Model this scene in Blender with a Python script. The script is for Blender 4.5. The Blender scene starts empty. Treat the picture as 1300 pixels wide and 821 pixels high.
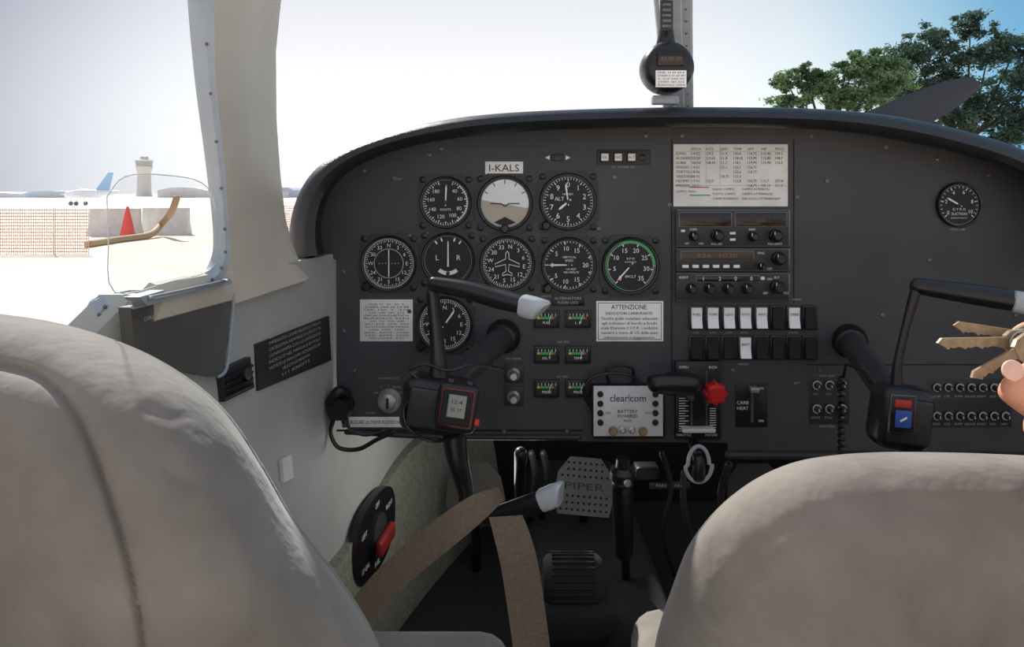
import bpy, bmesh, math, random
from mathutils import Vector, Matrix
random.seed(7)
CAMZ=1.75; F=1000.0; PD=1.1; CY=-1.1; S=.0011
def P(X,Y,d): return Vector(((X-650)*d/F, d+CY, CAMZ-(Y-245)*d/F))
def PV(X,Y,off=0): return P(X,Y,PD-off)
U=Vector((1,0,0)); V=Vector((0,0,1)); N=Vector((0,-1,0))
def lin(c):
    c=c/255.0
    return c/12.92 if c<=.04045 else ((c+.055)/1.055)**2.4
def M(name,col,rough=.5,metal=0,var=.08,vs=30,bump=0,bs=300,emit=0,sheen=0,spec=.5,bd=.002):
    m=bpy.data.materials.new(name); m.use_nodes=True; nt=m.node_tree; n=nt.nodes; l=nt.links
    b=n['Principled BSDF']; c=[lin(x) for x in col]
    tc=n.new('ShaderNodeTexCoord')
    no=n.new('ShaderNodeTexNoise'); no.inputs['Scale'].default_value=vs; no.inputs['Detail'].default_value=5
    l.new(tc.outputs['Object'],no.inputs['Vector'])
    r=n.new('ShaderNodeValToRGB'); r.color_ramp.elements[0].position=.3; r.color_ramp.elements[1].position=.7
    r.color_ramp.elements[0].color=[max(0,x*(1-var)) for x in c]+[1]
    r.color_ramp.elements[1].color=[min(1,x*(1+var)) for x in c]+[1]
    l.new(no.outputs['Fac'],r.inputs['Fac']); l.new(r.outputs['Color'],b.inputs['Base Color'])
    b.inputs['Roughness'].default_value=rough; b.inputs['Metallic'].default_value=metal
    b.inputs['Specular IOR Level'].default_value=spec
    if sheen: b.inputs['Sheen Weight'].default_value=sheen
    if emit:
        l.new(r.outputs['Color'],b.inputs['Emission Color']); b.inputs['Emission Strength'].default_value=emit
    if bump:
        n2=n.new('ShaderNodeTexNoise'); n2.inputs['Scale'].default_value=bs; n2.inputs['Detail'].default_value=4
        l.new(tc.outputs['Object'],n2.inputs['Vector'])
        bp=n.new('ShaderNodeBump'); bp.inputs['Strength'].default_value=bump; bp.inputs['Distance'].default_value=bd
        l.new(n2.outputs['Fac'],bp.inputs['Height']); l.new(bp.outputs['Normal'],b.inputs['Normal'])
    return m
def glassM(name,tint,gl=.03):
    m=bpy.data.materials.new(name); m.use_nodes=True; nt=m.node_tree; n=nt.nodes; l=nt.links
    n.clear(); o=n.new('ShaderNodeOutputMaterial'); t=n.new('ShaderNodeBsdfTransparent'); g=n.new('ShaderNodeBsdfGlossy')
    t.inputs['Color'].default_value=(*tint,1); g.inputs['Roughness'].default_value=.05
    mx=n.new('ShaderNodeMixShader'); mx.inputs[0].default_value=gl
    l.new(t.outputs[0],mx.inputs[1]); l.new(g.outputs[0],mx.inputs[2]); l.new(mx.outputs[0],o.inputs['Surface'])
    return m
def leafM(name,col):
    m=bpy.data.materials.new(name); m.use_nodes=True; nt=m.node_tree; n=nt.nodes; l=nt.links
    n.clear(); o=n.new('ShaderNodeOutputMaterial'); a=n.new('ShaderNodeBsdfDiffuse'); g=n.new('ShaderNodeBsdfTranslucent')
    no=n.new('ShaderNodeTexNoise'); no.inputs['Scale'].default_value=.6
    tc=n.new('ShaderNodeTexCoord'); l.new(tc.outputs['Object'],no.inputs['Vector'])
    r=n.new('ShaderNodeValToRGB'); c=[lin(x) for x in col]
    r.color_ramp.elements[0].position=.35; r.color_ramp.elements[1].position=.65
    r.color_ramp.elements[0].color=[x*.6 for x in c]+[1]; r.color_ramp.elements[1].color=[x*1.4 for x in c]+[1]
    l.new(no.outputs['Fac'],r.inputs['Fac']); l.new(r.outputs['Color'],a.inputs['Color']); l.new(r.outputs['Color'],g.inputs['Color'])
    mx=n.new('ShaderNodeMixShader'); mx.inputs[0].default_value=.35
    l.new(a.outputs[0],mx.inputs[1]); l.new(g.outputs[0],mx.inputs[2]); l.new(mx.outputs[0],o.inputs['Surface'])
    return m

# ---------- materials ----------
m_panel=M('panel_paint',(63,64,67),.5,0,.22,6,.25,900)
m_panel2=M('panel_trim',(44,45,47),.5)
m_black=M('black_plastic',(24,24,26),.34)
m_blackm=M('black_matte',(24,24,25),.8)
m_pad=M('glareshield_vinyl',(32,34,38),.38,0,.1,20,.4,500)
m_dial=M('dial_black',(28,28,30),.6)
m_white=M('marking_white',(242,242,238),.6)
m_grey=M('marking_grey',(176,176,175),.6)
m_paper=M('paper',(250,249,246),.8,0,.03,60)
m_papergrey=M('old_paper',(236,234,229),.8,0,.10,25)
m_ink=M('ink',(35,35,38),.8)
m_red=M('red_plastic',(190,30,28),.4)
m_dred=M('dark_red_plastic',(140,32,28),.5)
m_redseg=M('dark_red_digit',(58,28,25),.4)
m_orange=M('orange_red_plastic',(190,58,42),.45)
m_green=M('green_mark',(60,180,95),.6)
m_yellow=M('yellow_mark',(230,200,60),.6)
m_blue=M('blue_mark',(50,90,170),.5)
m_silver=M('brushed_metal',(175,175,172),.35,.7,.1,80)
m_alu=M('aluminium_plate',(212,213,212),.5,.1,.05,60)
m_screw=M('screw_metal',(105,105,105),.35,.7)
m_cream=M('cream_trim',(206,194,176),.5,0,.10,7,.15,150)
m_frame=M('window_frame_grey',(160,168,176),.45,.1)
m_edge=M('pale_clear_edge',(215,220,222),.4)
m_wall=M('side_wall_vinyl',(174,174,168),.6,0,.12,6,.3,400)
m_carpet=M('carpet_green_grey',(136,135,118),.95,0,.25,120,.9,500)
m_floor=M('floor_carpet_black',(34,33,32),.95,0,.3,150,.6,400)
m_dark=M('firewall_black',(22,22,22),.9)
m_seat=M('seat_velour',(128,120,111),.95,0,.24,13,.5,14,0,.25,.2,.014)
m_belt=M('belt_webbing',(118,103,86),.8,0,.15,300,.7,900)
m_lightcap=M('grip_cap_grey',(172,177,182),.35)
m_lcd=M('lcd_grey',(132,138,124),.3)
m_amber=M('amber_display',(62,50,38),.3,0,.1,50,0,300,.01)
m_amberseg=M('amber_digit',(132,100,66),.4)
m_screen=M('dark_screen',(20,16,16),.15)
m_brass=M('key_brass',(150,128,98),.5,.2,.25,160)
m_skin=M('skin',(222,156,126),.5,0,.06,40,.15,600)
m_ground=M('sandy_ground',(226,210,190),.95,0,.12,.3,.3,3)
m_tarmac=M('apron_concrete',(226,222,216),.95,0,.06,.1)
m_net=M('safety_net_orange',(240,196,174),.8)
m_conc=M('concrete',(214,211,207),.9,0,.1,4)
m_pipe=M('hose_brown',(166,138,104),.7)
m_wht=M('white_gloss',(242,242,242),.4)
m_bark=M('bark',(60,50,42),.9)
m_prop=M('propeller_grey',(52,54,60),.5,.1)
m_glass=glassM('clear_acrylic',(.97,.98,.98),.02)
m_glass2=glassM('storm_window_acrylic',(.96,.97,.97),.08)
m_brown=M('smoked_plastic',(94,90,85),.32,0,.18,14)
m_shaft=M('shaft_enamel',(66,66,68),.28,.3)
m_leafd=leafM('leaves_dark',(88,110,96)); m_leafl=leafM('leaves_light',(112,138,102))

# ---------- builder ----------
def cr(pts,k=6):
    pts=[Vector(p) for p in pts]; out=[]
    n=len(pts)
    for i in range(n-1):
        a=pts[max(i-1,0)];b=pts[i];c=pts[i+1];d=pts[min(i+2,n-1)]
        for j in range(k):
            t=j/k
            out.append(.5*((2*b)+(c-a)*t+(2*a-5*b+4*c-d)*t*t+(3*b-a-3*c+d)*t**3))
    out.append(pts[-1]); return out
TC={}
def tmesh(st):
    if st in TC: return TC[st]
    cu=bpy.data.curves.new('t','FONT'); cu.body=st; cu.resolution_u=2; cu.align_x='LEFT'
    ob=bpy.data.objects.new('t',cu)
    me=bpy.data.meshes.new_from_object(ob)
    vs=[(v.co.x,v.co.y) for v in me.vertices]; fs=[tuple(p.vertices) for p in me.polygons]
    bpy.data.meshes.remove(me); bpy.data.objects.remove(ob); bpy.data.curves.remove(cu)
    if vs:
        x0=min(v[0] for v in vs); x1=max(v[0] for v in vs)
    else: x0=x1=0
    TC[st]=(vs,fs,x0,x1); return TC[st]
class MB:
    def __init__(s): s.v=[];s.f=[];s.mi=[];s.ms=[]
    def add(s,vs,fs,mat):
        if mat not in s.ms: s.ms.append(mat)
        i=s.ms.index(mat); b=len(s.v)
        s.v+=[Vector(v) for v in vs]; s.f+=[tuple(b+k for k in f) for f in fs]; s.mi+=[i]*len(fs)
    def box(s,c,size,mat,bev=0,rot=None,seg=2):
        bm=bmesh.new(); bmesh.ops.create_cube(bm,size=1)
        for v in bm.verts: v.co=Vector((v.co.x*size[0],v.co.y*size[1],v.co.z*size[2]))
        if bev: bmesh.ops.bevel(bm,geom=bm.edges[:],offset=bev,segments=seg,affect='EDGES',profile=.5)
        bm.verts.index_update(); c=Vector(c)
        s.add([c+(rot@v.co if rot else v.co) for v in bm.verts],[[v.index for v in f.verts] for f in bm.faces],mat)
        bm.free()
    def lathe(s,o,ax,prof,mat,n=32):
        o=Vector(o); z=Vector(ax).normalized(); x=(V if abs(z.z)<.9 else U).cross(z).normalized(); y=z.cross(x)
        vs=[];rings=[]
        for r,h in prof:
            if r<1e-7: rings.append([len(vs)]); vs.append(o+z*h)
            else:
                rings.append(list(range(len(vs),len(vs)+n)))
                for i in range(n):
                    a=2*math.pi*i/n; vs.append(o+z*h+(x*math.cos(a)+y*math.sin(a))*r)
        fs=[]
        for A,B in zip(rings,rings[1:]):
            for i in range(n):
                j=(i+1)%n
                if len(A)==1 and len(B)==1: continue
                if len(A)==1: fs.append((A[0],B[i],B[j]))
                elif len(B)==1: fs.append((A[i],A[j],B[0]))
                else: fs.append((A[i],A[j],B[j],B[i]))
        s.add(vs,fs,mat)
    def cyl(s,p0,p1,r0,r1,mat,n=24):
        p0=Vector(p0);p1=Vector(p1);L=(p1-p0).length
        e=min(r0,r1,L)*.12
        s.lathe(p0,p1-p0,[(0,0),(r0-e,0),(r0,e),(r1,L-e),(r1-e,L),(0,L)],mat,n)
    def tube(s,pts,r,mat,n=12,k=5,round=True,flat=1.0,up=None):
        ps=cr(pts,k) if len(pts)>2 or k>5 else [Vector(p) for p in pts]
        m=len(ps)
        if isinstance(r,(int,float)): rs=[r]*m
        else:
            rs=[]
            for i in range(m):
                t=i/(m-1)*(len(r)-1); a=int(t); b=min(a+1,len(r)-1); rs.append(r[a]+(r[b]-r[a])*(t-a))
        if round:
            t0=(ps[0]-ps[1]).normalized(); t1=(ps[-1]-ps[-2]).normalized()
            ps=[ps[0]+t0*rs[0]*.8,ps[0]+t0*rs[0]*.5]+ps+[ps[-1]+t1*rs[-1]*.5,ps[-1]+t1*rs[-1]*.8]
            rs=[rs[0]*.45,rs[0]*.85]+rs+[rs[-1]*.85,rs[-1]*.45]
        m=len(ps); x=None; vs=[]
        for i in range(m):
            t=(ps[min(i+1,m-1)]-ps[max(i-1,0)]).normalized()
            if x is None: x=(up.cross(t) if up is not None else t.orthogonal()).normalized()
            x=(x-t*x.dot(t)).normalized(); y=t.cross(x)
            for j in range(n):
                a=2*math.pi*j/n; vs.append(ps[i]+x*math.cos(a)*rs[i]+y*math.sin(a)*rs[i]*flat)
        fs=[(i*n+j,i*n+(j+1)%n,(i+1)*n+(j+1)%n,(i+1)*n+j) for i in range(m-1) for j in range(n)]
        fs.append(tuple(range(n))); fs.append(tuple(range((m-1)*n,m*n)))
        s.add(vs,fs,mat)
    def prism(s,pts,vec,mat):
        n=len(pts); vec=Vector(vec); vs=[Vector(p) for p in pts]+[Vector(p)+vec for p in pts]
        fs=[tuple(range(n)),tuple(range(2*n-1,n-1,-1))]+[(i,(i+1)%n,n+(i+1)%n,n+i) for i in range(n)]
        s.add(vs,fs,mat)
    def loft(s,secs,mat,closed=False,cap=False):
        n=len(secs[0]); vs=[p for q in secs for p in q]; fs=[]
        for i in range(len(secs)-1):
            for j in range(n if closed else n-1):
                k=(j+1)%n; fs.append((i*n+j,i*n+k,(i+1)*n+k,(i+1)*n+j))
        if cap: fs.append(tuple(range(n))); fs.append(tuple(range((len(secs)-1)*n,len(secs)*n)))
        s.add(vs,fs,mat)
    def text(s,st,c,h,mat,u=U,v=V,w=None,align='C'):
        vs,fs,x0,x1=tmesh(st)
        if not vs: return
        k=h/.70; kx=k
        if w: kx=w/(x1-x0)
        ox={'C':(x0+x1)/2,'L':x0,'R':x1}[align]
        c=Vector(c); u=Vector(u).normalized(); v=Vector(v).normalized()
        s.add([c+u*(a-ox)*kx+v*(b-.35)*k for a,b in vs],fs,mat)
    def pt(s,st,X,Y,h,mat,off=.001,w=None,align='C'):
        s.text(st,PV(X,Y,off),h*S,mat,U,V,w*S if w else None,align)
    def pbox(s,X0,Y0,X1,Y1,mat,t=.004,base=0,bev=.0008):
        c=PV((X0+X1)/2,(Y0+Y1)/2,base+t/2)
        s.box(c,((X1-X0)*S,t,(Y1-Y0)*S),mat,bev)
    def quad(s,X0,Y0,X1,Y1,mat,off):
        s.add([PV(X0,Y0,off),PV(X1,Y0,off),PV(X1,Y1,off),PV(X0,Y1,off)],[(0,1,2,3)],mat)
    def done(s,name,parent=None,origin=None,smooth=38,**kw):
        if origin is None:
            lo=Vector([min(v[i] for v in s.v) for i in range(3)]); hi=Vector([max(v[i] for v in s.v) for i in range(3)])
            origin=Vector(((lo.x+hi.x)/2,(lo.y+hi.y)/2,lo.z if parent is None else (lo.z+hi.z)/2))
        me=bpy.data.meshes.new(name)
        me.from_pydata([tuple(v-origin) for v in s.v],[],s.f)
        for m in s.ms: me.materials.append(m)
        me.polygons.foreach_set('material_index',s.mi)
        bm=bmesh.new(); bm.from_mesh(me); bmesh.ops.recalc_face_normals(bm,faces=bm.faces); bm.to_mesh(me); bm.free()
        me.polygons.foreach_set('use_smooth',[True]*len(me.polygons)); me.set_sharp_from_angle(angle=math.radians(smooth))
        ob=bpy.data.objects.new(name,me); bpy.context.collection.objects.link(ob)
        if parent is not None:
            ob.parent=parent; ob.location=origin-WO[parent.name]
        else: ob.location=origin
        WO[ob.name]=origin.copy()
        for k,v in kw.items(): ob[k]=v
        return ob
WO={}
ST='structure'
# ---------- walls / floor ----------
def wx(d): return -(.415-.15*d) if d>=.66 else (-.316-(.66-d)*1.4 if d>.54 else -.484-(.54-d)*.1)
def WP(X,Y,off=0):
    d=.415/((650-X)/1000+.15); p=P(X,Y,d); p.x+=off; return p
def WD(d,drop,off=0): return Vector((wx(d)+off,d+CY,CAMZ-drop))
b=MB(); secs=[]
for d in [.1,.3,.5,.54,.6,.64,.66,.70,.8,1,1.1,1.3,1.6,1.9]:
    tp=.12 if d<.66 else .085
    secs.append([WD(d,tp),WD(d,.2),WD(d,.45),WD(d,.77),WD(d,.77,-.03),WD(d,tp,-.03)])
b.loft(secs,m_wall,True,True)
b.done('wall_left',kind=ST,label='light grey vinyl cabin side wall',category='wall')
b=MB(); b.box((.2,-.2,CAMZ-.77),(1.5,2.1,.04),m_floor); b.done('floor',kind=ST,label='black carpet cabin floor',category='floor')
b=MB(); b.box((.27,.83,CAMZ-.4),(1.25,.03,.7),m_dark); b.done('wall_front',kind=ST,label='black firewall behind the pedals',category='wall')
b=MB(); b.box((.9,-.2,CAMZ-.42),(.03,2.0,.66),m_wall); b.done('wall_right',kind=ST,label='light grey vinyl cabin side wall',category='wall')
b=MB(); secs=[]
for i in range(22):
    t=i/21; d=1.0+.88*t
    top=.50-.06*t**1.5+.012*math.sin(i*.5)
    push=.13*max(0,t-.35)**1.3
    secs.append([WD(d,top,.0),WD(d,top,.012+push*.5),WD(d,.6,.016+push),WD(d,.748,.016+push*1.3),WD(d,.748,0)])
b.loft(secs,m_carpet,True,True); b.done('wall_carpet',kind=ST,label='green grey carpeted kick panel below the side wall',category='carpet')
# pillar
b=MB(); secs=[]
LX=[(-160,262),(-60,264),(0,266),(100,266),(200,276),(300,282),(335,283),(356,284)]
RX=[(-160,372),(-60,358),(0,351),(60,345),(150,346),(220,351),(280,358),(315,368),(338,378),(356,388)]
def ip(T,y):
    for (a,p),(c,q) in zip(T,T[1:]):
        if y<=c: 
            t=max(0,(y-a)/(c-a)); return p+(q-p)*t
    return T[-1][1]
for i in range(60):
    Y=-160+i*(356+160)/59; t=(Y+160)/516; xl=ip(LX,Y); xr=ip(RX,Y); dl=.74+.05*t; dr=.92+.065*t
    f_=max(0,(Y-230)/126)
    s_=[]
    for j in range(11):
        q=j/10; s_.append(P(xl+(xr-xl)*q,Y+34*f_**2*(1-q)**1.0,dl+(dr-dl)*q-.035*math.sin(math.pi*q)*(1-.6*f_)))
    for j in (10,5,0):
        q=j/10; p=P(xl+(xr-xl)*q,Y+34*f_**2*(1-q),dl+(dr-dl)*q); p.y+=.03; p.x-=.004; s_.append(p)
    secs.append(s_)
b.loft(secs,m_cream,True,True); b.done('trim_1',kind=ST,label='cream moulded windshield pillar cover flaring at its foot',category='trim')
b=MB(); secs=[]
for i in range(8):
    d=.67+.13*i/7
    secs.append([WD(d,.082,0),WD(d,.076,.006),WD(d,.078,.012),WD(d,.095,.016),WD(d,.108,.012),WD(d,.114,.002),WD(d,.114,-.01),WD(d,.082,-.01)])
b.loft(secs,m_cream,True,True); b.done('trim_2',kind=ST,label='cream rounded trim ledge along the side wall',category='trim')
# window frame
inn=[(237,-160,.735),(237,-60,.74),(238,0,.745),(247,100,.755),(260,200,.765),(270,290,.775),(267,330,.772),(248,350,.75),(190,361,.70),(126,375,.665),(108,395,.66),(100,440,.66)]
out=[(264,-160,.735),(264,-60,.74),(267,0,.745),(269,100,.755),(279,200,.765),(286,290,.775),(286,335,.775),(262,365,.76),(196,378,.70),(140,394,.665),(128,410,.66),(122,450,.66)]
a=cr([P(*p) for p in inn],5); c=cr([P(*p) for p in out],5)
b=MB(); b.loft([[p,p+Vector((.006,-.006,0)),(p+q)/2+Vector((.009,-.009,0)),q+Vector((.006,-.006,0)),q,(p+q)/2+Vector((-.004,.004,0))] for p,q in zip(a,c)],m_frame,True,True)
for i in range(4,len(a),3):
    q=a[i]*.5+c[i]*.5+Vector((.009,-.009,0)); b.lathe(q,(.6,-.8,0),[(.0018,0),(.0015,.0008),(0,.001)],m_screw,8)
b.done('trim_3',kind=ST,label='grey metal side window frame with rivets',category='window frame')
b=MB(); b.add([P(240,-160,.75),P(272,340,.79),P(124,385,.67),P(-300,560,.5),P(-300,-160,.5)],[(0,1,2,3,4)],m_glass)
b.done('window_1',kind=ST,label='clear acrylic side window',category='window')
b=MB(); secs=[]
for i in range(17):
    t=i/16; x=-.42+1.3*t; bow=1-(2*t-1)**2
    secs.append([Vector((x,.05+.62*bow**.6,CAMZ+.0+.03*bow)),Vector((x*.95+.01,-.02+.42*bow**.6,CAMZ+.2+.06*bow)),Vector((x*.9+.02,-.12+.15*bow**.6,CAMZ+.5+.06*bow))])
b.loft(secs,m_glass); b.done('window_2',kind=ST,label='clear curved windshield',category='window')

# storm window flap
b=MB(); pts=[(116,250),(118,300),(126,371),(200,357),(250,343),(263,312),(258,262),(240,232),(190,222),(140,224)]
W3=[WP(x,y,.012) for x,y in pts]
b.add(W3,[tuple(range(len(W3)))],m_glass2)
sw=b.done('storm_window',label='hinged clear acrylic storm window flap in side window',category='window flap')
b=MB(); b.tube(cr(W3+[W3[0]],4),.0005,m_edge,6,1); b.done('edge_strip',sw,label='thin pale edge')
b=MB()
b.prism([WP(x,y,.024) for x,y in [(138,377),(172,368),(174,376),(205,369),(262,354),(264,360),(150,388)]],(-.012,0,0),m_frame)
b.tube([WP(150,378,.026),WP(200,368,.026),WP(250,357,.026)],.002,m_silver,8)
b.done('hinge',sw,label='aluminium hinge rail')

# pocket
du=Vector((.15,1,0)).normalized()
b=MB(); pts=[(150,390),(205,377),(268,363),(277,368),(281,385),(277,430),(272,468),(262,478),(205,468),(155,440)]
W3=[WP(x,y,.010) for x,y in pts]
b.prism(W3,(-.010,0,0),m_brown)
pk=b.done('map_pocket',label='smoked dark plastic map pocket on side wall',category='pocket')
b=MB(); b.tube(cr([WP(x,y,.012) for x,y in pts[:8]],4),.0018,m_frame,8,1); b.done('rim',pk,label='grey metal rim')
b=MB(); b.text('DIREZIONE',WP(182,401,.0115),.0035,m_grey,du,V,w=.035); b.done('lettering',pk)
# vent
b=MB(); b.prism([WP(273,470,.006),WP(311,453,.006),WP(316,492,.006),WP(278,510,.006)],(-.008,0,0),m_panel2)
v_=b.done('air_vent',label='black louvred air vent set in side wall',category='vent')
for k in range(4):
    b=MB(); y=479+k*8; b.tube([WP(278,y,.008),WP(311,y-15,.008)],.0016,m_black,6); b.done('louvre',v_)
b=MB(); b.lathe(WP(302,474,.008),(1,-.3,0),[(.006,0),(.006,.004),(0,.005)],m_screw,16)
b.done('knob',v_)
b=MB(); q=[WP(322,437,.003),WP(415,401,.003),WP(418,457,.003),WP(325,496,.003)]
b.prism(q,(-.004,0,0),m_panel2)
pl=b.done('wall_placard',label='black engraved limitations placard on side wall',category='placard')
b=MB(); L=["QUESTO AEROMOBILE DEVE ESSERE","IMPIEGATO COME VELIVOLO DELLA","CATEGORIA NORMALE O UTILITY IN","CONFORMITA CON LE LIMITAZIONI","INDICATE NEL MANUALE DI VOLO","VIETATE LE MANOVRE ACROBATICHE","VELOCITA DI MANOVRA","111 KNOTS"]
for i,t in enumerate(L):
    c=WP(372,418,.0045); c.z-= -.004+i*.0072
    b.text(t,c,.0038,m_grey,du,V,w=.15 if i<6 else .08)
b.done('lettering',pl,label='grey engraved lettering')
b=MB(); b.prism([WP(354,583,.004),WP(366,577,.004),WP(369,606,.004),WP(357,612,.004)],(-.004,0,0),m_papergrey)
b.done('paper_card',label='small white card on side wall',category='card')

# ---------- glareshield ----------
GO=[(368,330),(367,300),(371,270),(382,240),(402,213),(432,192),(475,174),(530,159),(600,147),(700,140),(860,136),(1000,137),(1080,141),(1150,150),(1220,165),(1300,190),(1360,225),(1400,280),(1405,340)]
GI=[(412,322),(408,300),(410,272),(418,248),(435,225),(462,207),(500,192),(550,180),(615,171),(705,165),(860,161),(1000,163),(1075,168),(1140,178),(1205,192),(1280,215),(1330,245),(1360,290),(1362,340)]
o_=cr([Vector((x,y,0)) for x,y in GO],5); i_=cr([Vector((x,y,0)) for x,y in GI],5)
b=MB(); secs=[]
for o,i in zip(o_,i_):
    def g(t,d): p=o.lerp(i,t); return P(p.x,p.y,d)
    e=P(o.x,o.y,1.07); bk=Vector(((e.x-.23)*.95+.23,.62-.5*abs((e.x-.24)/.56)**3,min(e.z-.02,CAMZ+.02)))
    bk2=(e+bk)/2; bk2.z=min(e.z-.004,(e.z*1.3+bk.z*.7)/2); 
    secs.append([g(1,1.102),g(1,1.05),g(.97,1.035),g(.8,1.024),g(.5,1.018),g(.2,1.024),g(.03,1.035),g(0,1.05),e,bk2,bk,bk-Vector((0,0,.015)),e-Vector((0,-.03,.02))])
b.loft(secs,m_pad,False); 
b.add(secs[0],[tuple(range(13))],m_pad)
b.done('glareshield',label='black padded vinyl glareshield arching over instrument panel',category='glareshield')

# ---------- panel ----------
b=MB()
ol=[(x,y) for x,y in [(i.x+(o.x-i.x)*.25,i.y+(o.y-i.y)*.25) for o,i in zip(o_,i_)]][3:]
outl=ol+[(1390,580),(1000,580),(925,577),(925,562),(735,560),(735,553),(560,553),(447,548),(434,538),(429,520),(427,470),(427,330),(408,322)]
b.prism([PV(x,y) for x,y in outl],(0,.004,0),m_panel)
for x0,y0,x1,y1 in [(852,176,853.5,470),(1007,176,1008.5,385),(427,545,740,547.5),(1024,462,1290,463.5)]:
    b.quad(x0,y0,x1,y1,m_blackm,.0004)
for (x,y) in [(462,216),(500,226),(545,196),(560,188),(820,172),(866,172),(1030,172),(1125,186),(1190,202),(1255,222),(450,470),(437,540),(560,545),(640,548),(720,548),(1020,400),(1012,250),(850,260),(1040,470),(1260,470),(1290,400),(436,345),(436,420),(1180,330),(1120,400),(1050,230),(780,225),(760,290),(930,470),(600,388),(520,300),(520,395),(680,380),(860,460)]:
    b.lathe(PV(x,y),N,[(.0034,0),(.003,.0014),(.0012,.0018),(0,.0012)],m_screw,12)
b.tube([PV(440,548,.002),PV(560,554,.002),PV(735,555,.002)],.004,m_panel2,8)
b.tube([PV(925,577,.002),PV(1390,580,.002)],.006,m_panel2,8)
for t,x,y,h,w in [("N CIRC",505,227,2.5,None),("KNOTS  VELOCITA",560,296,3,36),("ADIZE PNEUMATICHE",569,300,2.2,None),("MAGNETO START",494,480,2.4,26),("MASTER",470,524,2.4,None),("AMMETER",694,376,2.4,None),("GYRO AIR",1216,291,3,None),("RADIO",1012,380,2.6,None),("PITOT HEAT",1050,477,2.6,None),("TURN STALL",1050,541,2.6,None),("ALT  VOLTAGE  OIL",791,212,2.3,None),("FUEL PRES",715,434,2.4,None),("OIL TEMP",714,478,2.4,None),("ENG PRIMER",652,455,2.4,None),("BATT",1012,486,2.4,None),("FUEL",884,422,2.4,None),("PUMP",905,422,2.4,None),("LAND",925,422,2.4,None),("PITOT",945,422,2.4,None),("STROBE",1007,422,2.4,None),("MASTER",944,462,2.6,None)]:
    b.pt(t,x,y,h,m_grey,.0006,w)
panel=b.done('instrument_panel',origin=PV(870,556),label='charcoal instrument panel crowded with gauges, radios and switches',category='instrument panel')

def A(O,a,r,off): a=math.radians(a); return O+U*(math.sin(a)*r)+V*(math.cos(a)*r)+N*off
def tick(b,O,a,r0,r1,w,mat,off=.0032):
    p=A(O,a,r0,off);q=A(O,a,r1,off);t=Vector((math.cos(math.radians(a)),0,-math.sin(math.radians(a))))*w/2
    b.add([p-t,p+t,q+t,q-t],[(0,1,2,3)],mat)
def arc(b,O,a0,a1,r0,r1,mat,off=.0033,n=24):
    vs=[];
    for i in range(n+1):
        a=a0+(a1-a0)*i/n; vs+=[A(O,a,r0,off),A(O,a,r1,off)]
    b.add(vs,[(2*i,2*i+1,2*i+3,2*i+2) for i in range(n)],mat)
def gauge(name,cx,cy,r,label,ticks=(),nums=(),texts=(),needles=(),arcs=(),extra=None,rim=None,nh=.2,nr=.68,face=None,knob=None,plate=True):
    O=PV(cx,cy); R=r*S; b=MB()
    if plate:
        h=R*1.22; c=R*.72
        b.prism([O+U*x+V*z+N*.002 for x,z in [(-c,h),(c,h),(h,c),(h,-c),(c,-h),(-c,-h),(-h,-c),(-h,c)]],(0,.002,0),m_panel2)
        for sx in (-1,1):
            for sz in (-1,1): b.lathe(O+U*sx*R*1.0+V*sz*R*1.0,N,[(.0045,0),(.0045,.0035),(.003,.0045),(0,.0045)],m_black,14)
    b.lathe(O,N,[(R*1.14,0),(R*1.14,.005),(R*1.10,.0065),(R*1.04,.006),(R*1.01,.003),(R,.001)],m_black,56)
    if knob: b.lathe(O+U*knob[0]*S+V*-knob[1]*S,N,[(.006,0),(.006,.012),(.0045,.014),(0,.014)],m_black,18)
    g=b.done(name,panel,label=label)
    d=MB(); d.lathe(O,N,[(0,.0025),(R*1.01,.0025)],face or m_dial,56)
    arc(d,O,0,360,R*.985,R*1.0,m_grey,.0029,64)
    if rim: arc(d,O,0,360,R*rim[0],R*rim[1],rim[2],.0035,64)
    for n,a0,a1,r0,r1,w in ticks:
        for i in range(n): tick(d,O,a0+(a1-a0)*i/(n-1 if abs(a1-a0)<360 else n),R*r0,R*r1,w*S,m_white)
    for t,a in nums: d.text(t,A(O,a,R*nr,.0034),R*nh,m_white)
    for t,x,y,h in texts: d.text(t,O+U*x*R+V*y*R+N*.0034,h*R,m_white)
    for a0,a1,r0,r1,mt in arcs: arc(d,O,a0,a1,R*r0,R*r1,mt)
    if extra: extra(d,O,R)
    d.done('dial_face',g)
    if needles:
        e=MB()
        for a,l,w,mt in needles:
            t=Vector((math.cos(math.radians(a)),0,-math.sin(math.radians(a))))*w*S
            p=A(O,a,-R*.15,.0042); q=A(O,a,R*l*.8,.0042); k=A(O,a,R*l,.0042)
            e.add([p-t*.6,p+t*.6,q+t,k,q-t],[(0,1,2,3,4)],mt)
        e.lathe(O,N,[(R*.09,.003),(R*.09,.005),(0,.0055)],m_black,16)
        e.done('needle',g)
    return g
W_=m_white
gauge('airspeed_indicator',566,257,29,'round black airspeed gauge with white numerals',[(49,20,340,.88,.98,.7),(17,20,340,.82,.98,1.3)],[("40",38),("60",75),("80",113),("100",150),("120",198),("140",243),("160",282),("180",320)],[("KNOTS",0,-.3,.1)],[(2,.8,1.1,W_)],[(38,150,.92,.96,m_white)],nh=.16,nr=.64)
m_hsky=M('horizon_sky',(240,242,244),.35); m_hgnd=M('horizon_ground',(182,172,158),.4)
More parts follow.
